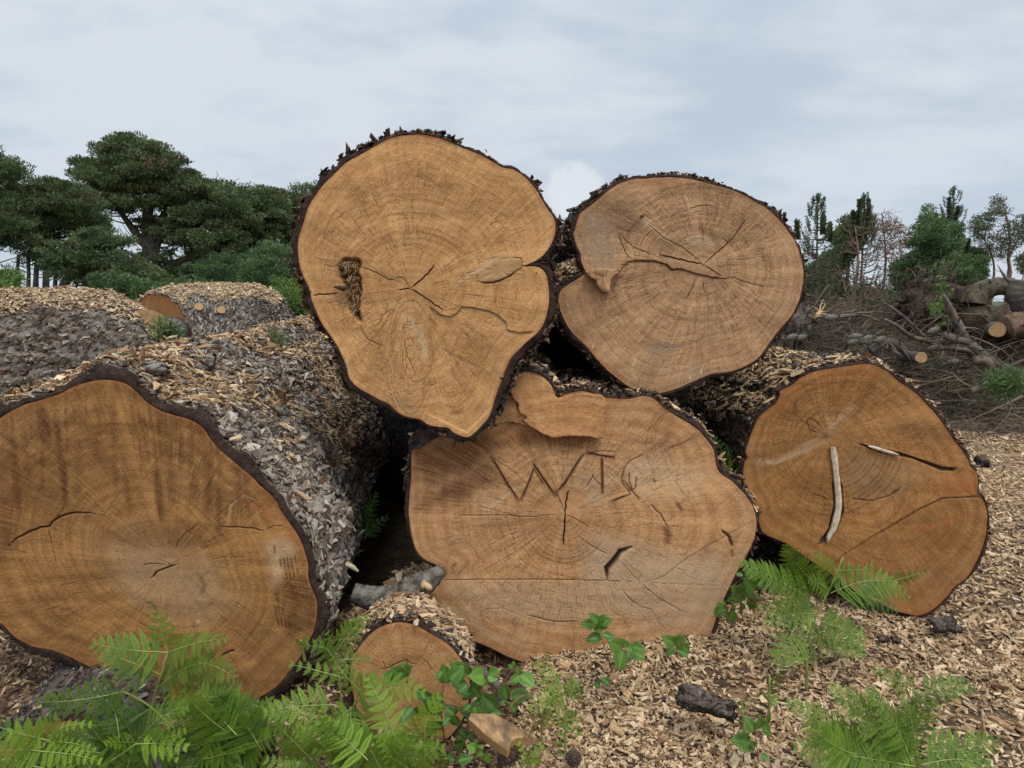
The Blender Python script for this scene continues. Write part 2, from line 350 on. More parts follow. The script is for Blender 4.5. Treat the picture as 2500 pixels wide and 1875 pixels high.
# ------------------------------------------------------------------ chips
PAL = np.array([[.58, .435, .27], [.51, .36, .21], [.43, .285, .155], [.33, .20, .10], [.23, .135, .07], [.12, .07, .04], [.06, .038, .028], [.62, .47, .30]])
PW = np.array([.21, .24, .19, .13, .08, .04, .02, .09]); PW = PW/PW.sum()
def chip_mesh(P, N, size=1.0, tilt=.45, pw=None, orient=None, seed=1, palmul=1.0, maxlen=.09):
    g = np.random.default_rng(seed); n = len(P); size = np.broadcast_to(size, (n,))
    Lc = np.exp(g.normal(math.log(.026), .42, n)).clip(.009, .085)*size; Lc = np.minimum(Lc, maxlen); Wc = Lc*g.uniform(.22, .62, n); Tc = Lc*g.uniform(.06, .18, n)+.001
    base = np.array([[-1, -1, -1], [1, -1, -1], [1, 1, -1], [-1, 1, -1], [-1, -1, 1], [1, -1, 1], [1, 1, 1], [-1, 1, 1]])*.5
    B = base[None]*np.ones((n, 1, 1)); B = B+g.normal(0, .10, B.shape)
    tp = g.uniform(.25, 1.0, n)[:, None]; B[:, [1, 2, 5, 6], 1] *= tp
    sk = g.normal(0, .3, n)[:, None]; B[:, :, 0] += B[:, :, 1]*sk
    bend = g.normal(0, .35, n)[:, None]; 
    B = B*np.stack([Lc, Wc, Tc], 1)[:, None]
    B[:, :, 2] += bend*(B[:, :, 0]**2)/np.maximum(Lc, .01)[:, None]
    Nn = nrmz(N+g.normal(0, tilt, (n, 3))); rr = g.normal(0, 1, (n, 3))
    if orient is not None: rr = rr*.45+orient
    X = nrmz(np.cross(rr, Nn)); Y = np.cross(Nn, X)
    V = P[:, None]+B[..., :1]*X[:, None]+B[..., 1:2]*Y[:, None]+B[..., 2:]*Nn[:, None]
    f = np.array([[0, 3, 2, 1], [4, 5, 6, 7], [0, 1, 5, 4], [1, 2, 6, 5], [2, 3, 7, 6], [3, 0, 4, 7]])
    F = (f[None]+(np.arange(n)*8)[:, None, None]).reshape(-1, 4)
    c = PAL[g.choice(len(PAL), n, p=PW if pw is None else pw)]*g.uniform(.8, 1.15, (n, 1))*palmul
    return V.reshape(-1, 3), F, np.repeat(c, 8, axis=0)
def chips(name, label, P, N, **kw):
    props = dict(kind='stuff', label=label, category='wood chips')
    V, F, c = chip_mesh(P, N, **kw)
    return mk(name, V, F, M_chip, attrs={'cc': c}, smooth=False, **props)
# ------------------------------------------------------------------ cut logs
class Canvas:
    def __init__(s, lo, hi, res, conv):
        s.res = res; s.lo = np.array(lo)-.05; s.n = np.ceil((np.array(hi)+.05-s.lo)/res).astype(int)+1; s.conv = conv
        s.L = {k: np.zeros(s.n, np.float32) for k in ('crack', 'dark', 'pale', 'red', 'grey', 'disp', 'cut')}
    def win(s, lo, hi):
        a = np.clip(np.floor((lo-s.lo)/s.res).astype(int), 0, s.n-1); b = np.clip(np.ceil((hi-s.lo)/s.res).astype(int)+1, 1, s.n)
        X, Y = np.meshgrid(s.lo[0]+np.arange(a[0], b[0])*s.res, s.lo[1]+np.arange(a[1], b[1])*s.res, indexing='ij')
        return (slice(a[0], b[0]), slice(a[1], b[1])), X, Y
    def stroke(s, layer, P, w, val=1., local=False, taper=True, disp=0., jit=0.):
        P = np.asarray(P, float) if local else s.conv(P)
        if jit:
            P = catmull(P, max(len(P)*5, 8), False); P = P+(np.stack([vnoise(np.stack([P[:, 0]*60, P[:, 1]*60, P[:, 0]*0+k], -1), 3) for k in (1, 9)], 1)-.5)*jit
        n = len(P)-1; L = np.concatenate([[0], np.cumsum(np.linalg.norm(np.diff(P, axis=0), axis=1))]); T = max(L[-1], 1e-6)
        for k in range(n):
            a, b = P[k], P[k+1]; m = w*2.2+s.res
            sl, X, Y = s.win(np.minimum(a, b)-m, np.maximum(a, b)+m)
            if X.size == 0: continue
            ab = b-a; u = np.clip(((X-a[0])*ab[0]+(Y-a[1])*ab[1])/max(ab@ab, 1e-12), 0, 1)
            d = np.hypot(X-a[0]-u*ab[0], Y-a[1]-u*ab[1]); q = (L[k]+u*(L[k+1]-L[k]))/T
            ww = w*(np.clip(np.minimum(q, 1-q)*6, .15, 1) if taper else 1.)
            f = np.clip(1.5-d/np.maximum(ww, 1e-5), 0, 1)*val if layer == 'crack' else sstep(1, 0, d/(w*2))*val*(np.clip(np.minimum(q, 1-q)*4, 0, 1) if taper else 1.)
            s.L[layer][sl] = np.maximum(s.L[layer][sl], f)
            if disp: s.L['cut'][sl] = np.maximum(s.L['cut'][sl], disp*f)
    def poly(s, layer, P, val, feather, local=False, noise=0., fall=0, line=None):
        P = np.asarray(P, float) if local else s.conv(P)
        sl, X, Y = s.win(P.min(0)-feather*2-.02, P.max(0)+feather*2+.02); ins = np.zeros(X.shape, bool); dm = np.full(X.shape, 9.)
        if noise:
            q = np.stack([X*14, Y*14, X*0], -1); X = X+(fbm(q, 2, 3)-.5)*noise; Y = Y+(fbm(q, 7, 3)-.5)*noise
        for k in range(len(P)):
            a, b = P[k], P[(k+1) % len(P)]; ab = b-a
            c = ((a[1] > Y) != (b[1] > Y)) & (X < ab[0]*(Y-a[1])/(ab[1] if abs(ab[1]) > 1e-9 else 1e-9)+a[0]); ins ^= c
            u = np.clip(((X-a[0])*ab[0]+(Y-a[1])*ab[1])/max(ab@ab, 1e-12), 0, 1); dm = np.minimum(dm, np.hypot(X-a[0]-u*ab[0], Y-a[1]-u*ab[1]))
        sd = np.where(ins, dm, -dm); f = sstep(-feather, feather, sd)*val
        if fall: 
            q = s.conv(line); dl = np.full(X.shape, 9.)
            for k in range(len(q)-1):
                ab = q[k+1]-q[k]; u = np.clip(((X-q[k][0])*ab[0]+(Y-q[k][1])*ab[1])/max(ab@ab, 1e-12), 0, 1); dl = np.minimum(dl, np.hypot(X-q[k][0]-u*ab[0], Y-q[k][1]-u*ab[1]))
            f = f*np.exp(-(dl/fall)**2)
        if layer == 'disp': s.L[layer][sl] = s.L[layer][sl]+f
        else: s.L[layer][sl] = np.maximum(s.L[layer][sl], f)
    def sample(s, layer, P):
        q = (P-s.lo)/s.res; i = np.clip(np.floor(q).astype(int), 0, s.n-2); f = np.clip(q-i, 0, 1); G = s.L[layer]
        return (G[i[:, 0], i[:, 1]]*(1-f[:, 0])+G[i[:, 0]+1, i[:, 1]]*f[:, 0])*(1-f[:, 1])+(G[i[:, 0], i[:, 1]+1]*(1-f[:, 0])+G[i[:, 0]+1, i[:, 1]+1]*f[:, 0])*f[:, 1]
LOGS = {}
def cut_log(key, label, outline, pith, Y, wm, bm, paint=None, hills=(), length=5., drift=(0, 0), scale=0., N=1100, M=220, thick=.022, thn=.02,
            bamp=.022, bulges=(), seed=1, ncheck=260, check_r=(.08, .75), bark_rows=150, fine0=.010, name='cut_log', group=None, cell=(.07, .15), yaw=0., gmin=.15):
    """outline and pith in photograph pixels; the sawn end stands at distance Y and the trunk runs back from it"""
    g = np.random.default_rng(seed)
    O = at([pith], Y)[0]; ty = math.tan(yaw)
    def conv(p):
        d = raydir(p); k = (Y-ty*O[0]*0+0)/d[:, 1]
        # plane through O with slope ty in x: y = O.y + ty*(x-O.x)
        k = (O[1]-ty*O[0])/(d[:, 1]-ty*d[:, 0]); q = EYE+d*k[:, None]; return np.stack([q[:, 0]-O[0], q[:, 2]-O[2]], 1)
    out = catmull(conv(outline), N); 
    # small natural wobble of the rim
    th = np.arctan2(out[:, 1], out[:, 0]); q3 = np.stack([out[:, 0]*9, out[:, 1]*9, out[:, 0]*0+seed], -1)
    out = out*(1+.010*(fbm(q3, seed, 3)-.5)[:, None])
    lo, hi = out.min(0), out.max(0); cv = Canvas(lo, hi, .0024, conv); Rm = np.linalg.norm(out, axis=1).mean()
    s = np.linspace(0, 1, M)**.93; Ri = np.linalg.norm(out, axis=1)
    K = N//6; ker = np.hanning(K); ker /= ker.sum(); Rs = np.convolve(np.concatenate([Ri[-K:], Ri, Ri[:K]]), ker, 'same')[K:-K]
    Pv = out[:, None]*s[None, :, None]
    if paint: paint(cv)
    # drying checks: short radial splits, with short ring-wise splits joining them
    P0 = lambda r_, a: np.array([math.cos(a), math.sin(a)])*r_
    def Rat(a): return np.interp(a % (2*math.pi), np.sort(th % (2*math.pi)), Ri[np.argsort(th % (2*math.pi))])
    for k in range(ncheck):
        a = g.uniform(0, 2*math.pi); Ra = Rat(a); r0 = Ra*(check_r[0]+(check_r[1]-check_r[0])*g.random()**.55); ln = g.uniform(.018, .075)
        rr_ = np.linspace(r0, min(r0+ln, Ra*.97), 5); aa = a+np.cumsum(g.normal(0, .006, 5))
        pts = [P0(r_, a_) for r_, a_ in zip(rr_, aa)]
        cv.stroke('crack', pts, g.uniform(.0006, .0012), g.uniform(.22, .75), local=True, disp=.003)
        if g.random() < .35:
            a2 = aa[-1]+np.linspace(0, g.uniform(.02, .05)/rr_[-1]*g.choice([-1, 1]), 4)
            cv.stroke('crack', [P0(rr_[-1]*(1+g.normal(0, .002)), q) for q in a2], .0012, .5, local=True, disp=.003)
    flat = Pv.reshape(-1, 2); lay = {k: cv.sample(k, flat) for k in cv.L}
    S = np.broadcast_to(s, (N, M)); Ru = Rs[:, None]*(1-S**2)+Ri[:, None]*S**2
    ring = (S*Ri[:, None]/Ru*Rm).reshape(-1); T = np.broadcast_to(th[:, None], (N, M)).reshape(-1); c_, s_ = np.cos(T), np.sin(T)
    for (hx, hy, rx, ry, rot, amp) in hills:
        hc = conv([[hx, hy]])[0]; rx *= Y/FPX; ry *= Y/FPX; dx = flat-hc; ca, sa = math.cos(R(rot)), math.sin(R(rot))
        u = (dx[:, 0]*ca+dx[:, 1]*sa)/rx; v = (-dx[:, 0]*sa+dx[:, 1]*ca)/ry; ring = ring+amp*np.exp(-(u*u+v*v))
    q3 = np.stack([flat[:, 0]*4, flat[:, 1]*4, flat[:, 0]*0+seed*3.1], -1); ring = ring+.035*(fbm(q3, seed+5, 3)-.5)
    yy = (fbm(np.stack([flat[:, 0]*2.5, flat[:, 1]*14, flat[:, 0]*0+seed], -1), seed, 3)-.5)*.010
    Sf = S.reshape(-1); red = np.maximum(lay['red'], sstep(.955+.03*vnoise(np.stack([c_*6, s_*6, c_*0+seed], -1), 2), 1.0, Sf)*(.15+.6*vnoise(np.stack([c_*9, s_*9, c_*0+seed], -1), 4)))
    V = np.stack([O[0]+flat[:, 0], O[1]+ty*flat[:, 0]+yy-lay['disp']+lay['cut'], O[2]+flat[:, 1]], 1)
    root = thing(name, label, 'log', (O[0], O[1]+.3, O[2]+lo[1]-.02), group)
    F = grid_faces(N, M, True)
    F = F[(F[:, 0] % M) > 0]
    t0 = np.stack([np.arange(N)*M, np.arange(N)*M+1, ((np.arange(N)+1) % N)*M+1], 1)
    mk('cut_face', V, [F, t0], wm, root, attrs=dict(pol=np.stack([c_, s_, ring], 1), crack=lay['crack'], dark=lay['dark'], pale=lay['pale'], red=red, grey=lay['grey']))
    # bark
    Nb = N//2 if 800 < N < 1300 else N; ob = out[::N//Nb][:Nb] if N//Nb > 1 else out
    tg = np.roll(ob, -2, 0)-np.roll(ob, 2, 0); nr_ = nrmz(np.stack([tg[:, 1], -tg[:, 0]], 1)); nr_ *= np.sign((nr_*nrmz(ob)).sum(1).mean())
    kk = np.hanning(9); kk /= kk.sum(); nr_ = nrmz(np.stack([np.convolve(np.concatenate([nr_[-9:, j], nr_[:, j], nr_[:9, j]]), kk, 'same')[9:-9] for j in (0, 1)], 1))
    nfr = 5; ys = np.concatenate([np.zeros(nfr), np.cumsum(fine0*1.022**np.arange(bark_rows))]); ys = ys[ys < length]
    prog = np.concatenate([np.linspace(0, 1, nfr), np.ones(len(ys)-nfr)])
    arc = np.concatenate([[0], np.cumsum(np.linalg.norm(np.diff(ob, axis=0), axis=1))])
    mrow = len(ys); YY = ys[None]*np.ones((Nb, 1)); sc_ = 1+scale*YY
    B = ob[:, None]*sc_[..., None]; bx = B[..., 0]+drift[0]*YY; bz = B[..., 1]+drift[1]*YY
    p3 = np.stack([bx, YY*1.0, bz], -1)
    hgt, cid = barkh(p3, (cell[0], cell[1], cell[0]), seed)
    th_ = thick+thn*(fbm(p3*np.array([5, 2, 5]), seed+2, 2)-.35)*2
    gap_ = gmin+(1-gmin)*sstep(.30, .62, fbm(np.stack([bx*3.1, YY*.9, bz*3.1], -1), seed+31, 2)); off = prog[None]*(np.maximum(th_*gap_, .0025)+bamp*hgt*(.25+gap_))
    for (px_, py_, yb, amp, sg) in bulges:
        bc = conv([[px_, py_]])[0]; dd = ((B[..., 0]-bc[0])**2+(B[..., 1]-bc[1])**2)/sg**2+((YY-yb)/sg)**2; off = off+amp*np.exp(-dd)
    yoff = np.where(np.arange(mrow)[None] < nfr, (-.004+.016*(fbm(np.stack([bx*25, prog[None]*2+bz*0, bz*25], -1), seed+6, 2)-.5)*np.sin(prog[None]*3.0)+.012*prog[None]), .012)
    yoff = yoff+np.where(np.arange(mrow)[None] == 0, .006, 0)
    Vb = np.stack([O[0]+bx+nr_[:, None, 0]*off, O[1]+ty*B[..., 0]+YY+yoff, O[2]+bz+nr_[:, None, 1]*off], -1)
    fl_ = Vb.reshape(-1, 3); cut = np.broadcast_to((np.arange(mrow) < nfr)[None], (Nb, mrow)).reshape(-1)*1.
    Fb = grid_faces(Nb, mrow, True); ec = len(fl_); fl2 = np.vstack([fl_, Vb[:, -1].mean(0)])
    cap = np.stack([((np.arange(Nb)+1) % Nb)*mrow+mrow-1, np.arange(Nb)*mrow+mrow-1, np.full(Nb, ec)], 1)
    ex = lambda a: np.append(a.reshape(-1), 0)
    mk('bark', fl2, [Fb, cap], bm, root, attrs=dict(h=ex(hgt*(.3+.7*prog[None])), cell=ex(cid), cut=np.append(cut, 1)))
    n = np.cross(np.gradient(Vb, axis=0), np.gradient(Vb, axis=1)); n = nrmz(n)
    rad_ = np.stack([nr_[:, 0], nr_[:, 0]*0, nr_[:, 1]], 1)[:, None]; n = n*np.sign((n*rad_).sum(-1).mean())
    LOGS[key] = dict(V=Vb[:, nfr:], N=n[:, nfr:], rad=np.broadcast_to(rad_, n.shape)[:, nfr:], root=root, O=O, conv=conv, Y=Y, wm=wm)
    return root
FPAL = np.array([[.27, .24, .205], [.19, .165, .14], [.12, .097, .08], [.07, .052, .042], [.36, .33, .28], [.11, .06, .04]])
def flakes(key, count, seed, size=1., lim=None, keep=None, mul=1., tilt=.30, lift=.012, allround=False, name='bark_flakes', maxlen=.06):
    """loose scales of outer bark, part of the log"""
    g = np.random.default_rng(seed); D = LOGS[key]; V = D['V']; a = np.linalg.norm(np.cross(np.roll(V, -1, 0)-V, np.gradient(V, axis=1)), axis=-1)
    wgt = a*(.4+fbm(V*4, seed, 3)); vis = ((EYE-V)*D['rad']).sum(-1) > -.05*np.linalg.norm(V-EYE, axis=-1); wgt = wgt*(vis | allround)
    if lim: wgt = wgt*((V[..., 1] < lim[1]) & (V[..., 1] > lim[0]))
    if keep is not None: wgt = wgt*keep(V)
    wgt = wgt/np.maximum(V[..., 1]-1.2, .8)**1.4; idx = g.choice(wgt.size, count, p=(wgt/wgt.sum()).ravel()); Nn = nrmz(D['N'].reshape(-1, 3)[idx]+D['rad'].reshape(-1, 3)[idx]); P = V.reshape(-1, 3)[idx]+Nn*(g.random((count, 1))*lift)
    global PAL
    old = PAL; PAL = FPAL*np.asarray(mul); X = np.tile([1., 0, 0], (count, 1)); Vv, F, c = chip_mesh(P, Nn, size=size, tilt=tilt, maxlen=maxlen, pw=[.24, .27, .2, .12, .10, .07], orient=nrmz(np.cross(Nn, [0, 1., 0]))*1.6, seed=seed); PAL = old
    mk(name, Vv, F, M_chip, D['root'], attrs={'cc': c}, smooth=False, kind='stuff')
def chips_on_log(key, name, label, count, seed, minz=.45, size=1., lim=None, thr=.40, lift=.010, tilt=.35, nsc=3., keep=None, pw=None):
    g = np.random.default_rng(seed); D = LOGS[key]; V = D['V']; rz = D['rad'][..., 2]
    a = np.linalg.norm(np.cross(np.roll(V, -1, 0)-V, np.gradient(V, axis=1)), axis=-1)
    nn = fbm(V*nsc, seed, 4); wgt = a*(rz > minz-.45*(nn-.5))*sstep(thr-.06, thr+.06, nn+.25*(rz-.8))
    if lim: wgt = wgt*((V[..., 1] < lim[1]) & (V[..., 1] > lim[0]))
    if keep is not None: wgt = wgt*keep(V)
    wgt = wgt/np.maximum(V[..., 1]-1, 1)**1.3
    wf = (wgt/wgt.sum()).ravel(); idx = g.choice(wf.size, count, p=wf); P = V.reshape(-1, 3)[idx]; Nn = nrmz(D['rad'].reshape(-1, 3)[idx]*.7+np.array([0, 0, .5]))
    P = P+Nn*(g.random((count, 1))**1.5*lift+.001)+g.normal(0, .006, P.shape)
    return chips(name, label, P, Nn, size=size, tilt=tilt, seed=seed, pw=pw)
zA, zB, zC, zD, zL, zM, zE = Z(680, 280, 2.0236), Z(1340, 380, 2.6758), Z(960, 880, 2.1826), Z(1760, 840, 2.304), Z(0, 640, 2.4578), Z(0, 1200, 2.4578), Z(800, 1200, 2.4578)
W_A = wood('sawn_wood_gold', (.62, .34, .14), (.46, .228, .080), grey=(.33, .205, .10), greyf=.25)
W_B = wood('sawn_wood_weathered', (.54, .315, .16), (.34, .185, .088), grey=(.29, .205, .135), greyf=.55, speck=.6, streak=.4)
W_C = wood('sawn_wood_greyed', (.585, .322, .145), (.40, .195, .078), grey=(.45, .325, .205), greyf=.40, streak=.3)
W_D = wood('sawn_wood_orange', (.42, .205, .066), (.275, .118, .033), grey=(.25, .165, .09), greyf=.35, streak=.3)
W_L = wood('sawn_wood_brown', (.40, .200, .066), (.245, .110, .032), grey=(.38, .235, .11), greyf=.22, streak=.35)
W_E = wood('sawn_wood_small', (.60, .325, .14), (.44, .215, .08), greyf=.1, fine=.4)
def ellipses(c, z, cx, cy, rx, ry, n, grow, a0=0, a1=2*math.pi, rot=0, v=.32, w=.0024, wob=.06, layer='dark', seed=0):
    g = np.random.default_rng(seed)
    for k in range(n):
        f = 1+grow*k; th = np.linspace(a0, a1, 22); wv = 1+wob*(vnoise(np.stack([th*1.3, th*0+k*.35, th*0+seed], 1), 5)-.5)*2; ca, sa = math.cos(R(rot)), math.sin(R(rot))
        x = rx*f*wv*np.cos(th); y = ry*f*wv*np.sin(th); c.stroke(layer, z(np.stack([cx+x*ca-y*sa, cy-(x*sa+y*ca)], 1)), w*g.uniform(.7, 1.6), v*.78*g.uniform(.3, 1.25))
# ---- A
oA = zA([(640,100),(700,97),(760,105),(830,125),(880,150),(940,175),(1000,200),(1060,235),(1110,262),(1160,270),(1210,300),(1245,335),(1280,380),(1310,430),(1335,470),(1360,510),(1368,550),(1362,600),(1340,650),(1310,690),(1280,715),(1240,735),(1213,748),(1262,750),(1300,762),(1325,800),(1335,860),(1335,920),(1325,980),(1305,1040),(1275,1080),(1240,1110),(1190,1160),(1150,1200),(1125,1250),(1105,1310),(1080,1370),(1062,1430),(1040,1490),(1000,1540),(960,1580),(930,1592),(890,1582),(860,1565),(835,1545),(790,1540),(740,1530),(700,1505),(640,1492),(590,1470),(545,1430),(500,1410),(440,1375),(390,1345),(350,1300),(335,1240),(310,1180),(290,1140),(250,1080),(215,1030),(190,980),(165,920),(160,890),(150,850),(125,800),(105,740),(97,680),(97,620),(110,570),(130,510),(150,450),(180,400),(220,350),(270,300),(330,240),(400,200),(470,160),(530,125),(590,105)])
def paintA(c):
    z = zA; K = lambda p, w=.0016, v=.85, d=.008, j=.006: c.stroke('crack', z(p), w, v, disp=d, jit=j)
    K([(770,740),(740,785),(700,820),(650,858)], 0.0022, 1, .012); K([(650,858),(620,862),(590,868)], 0.0019, 1)
    K([(650,858),(700,890),(760,930),(820,970)], 0.0020, 1, .012); K([(570,812),(540,815),(500,790),(450,765),(400,750)], 0.0014, .8)
    K([(570,812),(610,805),(650,858)], 0.0012, .6); K([(820,970),(870,960),(900,940)], 0.0010, .5)
    K([(165,890),(240,888),(300,880)], 0.0020, .95, .01); K([(230,745),(300,750),(370,748)], 0.0010, .55)
    K([(1210,748),(1250,742),(1290,715)], 0.0025, .9, .012)
    for p in ([(750,950),(800,990),(850,1000),(885,980),(905,950),(960,955),(1040,970),(1080,990),(1125,1030),(1130,1065),(1190,1078),(1260,1072)],):
        c.stroke('dark', z(p), .004, .5); c.stroke('pale', z([(q[0], q[1]+6) for q in p]), .003, .75); c.poly('disp', z(p+[(1230,1120),(1060,1440),(930,1570),(740,1480),(740,1100)]), -.007, .003)
    K([(540,935),(520,990),(470,1060)],.0014,.6); K([(560,960),(490,1000)],.0013,.6); K([(400,1020),(430,1100),(520,1150)],.0016,.6); K([(620,1110),(640,1200),(680,1290)],.0014,.6)
    for k in range(16):
        y0 = 1010+k*26; K([(430+k*6, y0), (480+k*7, y0-30)], 0.0008, .55, .003, 0); K([(455+k*6, y0-5), (485+k*6, y0+22)], 0.0007, .5, .003, 0)
        K([(900+(k % 4)*22, 960+k*18), (960+(k % 4)*22, 975+k*18)], 0.0008, .5, .003, 0)
        K([(800+k*11, 1150+k*5), (850+k*11, 1195+k*5)], 0.0008, .5, .003, 0)
    # torn rotten pocket on the left
    pk = [(285,745),(320,722),(390,722),(396,790),(392,850),(400,940),(398,1020),(375,985),(350,915),(335,870),(300,800)]
    c.poly('disp', z(pk), -.045, .014, noise=.06); c.poly('dark', z(pk), .95, .012, noise=.04); c.poly('crack', z([(300,790),(380,760),(385,830),(330,850)]), .75, .01, noise=.03)
    c.poly('crack', z([(360,930),(395,940),(398,1015),(380,985)]), .8, .008, noise=.02)
    c.stroke('red', z([(170,870),(230,850),(300,870)]), .02, .5); c.stroke('red', z([(400,1325),(465,1300)]), .008, .7); c.stroke('red', z([(1190,1078),(1260,1076)]), .005, .7)
    # dark heartwood arc above the pith
    c.stroke('dark', z([(330,640),(350,500),(430,380),(560,310),(700,300),(830,350),(930,440),(1010,550),(1090,650)]), .035, .22, taper=True)
    c.stroke('dark', z([(640,290),(740,310),(830,385)]), .012, .35); c.stroke('dark', z([(1080,560),(1110,640)]), .02, .3)
    # knot plug on the right
    kn = [(1205,730),(1195,712),(1160,706),(1100,715),(1040,745),(990,785),(980,815),(1010,828),(1070,826),(1120,808),(1170,775),(1200,750)]
    c.poly('grey', z(kn), .65, .006); K(kn[:1]+kn[1:4], .002, .8); K([(1000,828),(1070,826),(1120,808),(1170,775),(1203,745),(1205,730)], 0.0022, 1, .01)
    for k in range(14): c.stroke('pale', z([(880+k*14, 830-k*9), (930+k*14, 810-k*9)]), .004, .7)
    c.stroke('dark', z([(1100,770),(1140,760),(1165,740)]), .004, .4)
    # lower knot figure
    c.stroke('pale', z([(580,1010),(640,1010),(690,1070),(720,1150),(730,1250)]), .014, .5); c.stroke('dark', z([(575,1060),(560,1150),(585,1260),(640,1350)]), .014, .35)
    c.stroke('dark', z([(740,1100),(760,1200),(740,1320)]), .012, .3); c.poly('dark', z([(430,1080),(560,1050),(570,1250),(500,1330),(420,1180)]), .22, .04, noise=.05)
    c.poly('dark', z([(850,1030),(1040,1060),(1000,1330),(900,1420),(860,1250)]), .22, .04, noise=.05)
    c.poly('grey', z([(560,1370),(640,1400),(680,1480),(600,1460),(560,1420)]), .55, .03, noise=.04); c.poly('dark', z([(850,1465),(905,1462),(905,1480),(850,1482)]), .5, .01, noise=.02)
    ellipses(c, z, 650, 1200, 22, 62, 8, .62, v=.5, seed=1); ellipses(c, z, 650, 1200, 30, 78, 6, .7, v=.45, layer='pale', seed=2); ellipses(c, z, 655, 860, 75, 62, 16, .5, .15, 3.0, v=.32, w=.004, wob=.03, seed=3); ellipses(c, z, 1190, 900, 20, 26, 7, .8, v=.35, seed=4)
    c.stroke('pale', z([(893,130),(893,165),(890,195)]), .006, 1.)
cut_log('A', 'tall pear-shaped log end topping the pile, with a torn rotten pocket and oval knot', oA, zA([(650,857)])[0], 2.98, W_A, M_bark2, paintA,
        hills=[(1000, 880, 45, 130, 0, -.16), (1240, 660, 70, 28, 25, -.05), (1270, 730, 70, 60, 0, -.03)], length=5.2, drift=(-.02, .06), scale=-.02, thick=.008, thn=.014, bamp=.017, gmin=.35, seed=3, ncheck=520)
# ---- B
oB = zB([(700,143),(800,140),(900,150),(980,165),(1060,185),(1140,205),(1220,232),(1300,265),(1370,310),(1430,350),(1480,395),(1530,450),(1575,510),(1610,560),(1635,620),(1655,690),(1663,760),(1660,820),(1650,880),(1635,940),(1610,1000),(1580,1050),(1530,1110),(1480,1170),(1430,1240),(1380,1310),(1330,1350),(1270,1380),(1200,1405),(1130,1415),(1060,1425),(1000,1450),(930,1480),(860,1510),(790,1535),(720,1550),(660,1558),(600,1545),(540,1520),(480,1480),(430,1440),(380,1400),(330,1350),(290,1300),(250,1250),(200,1200),(150,1150),(110,1090),(80,1030),(65,970),(68,910),(90,870),(130,840),(170,815),(210,790),(238,762),(228,735),(210,690),(205,640),(185,600),(170,550),(160,510),(170,480),(185,430),(205,380),(240,350),(290,310),(350,260),(410,210),(470,175),(540,155),(620,148)])
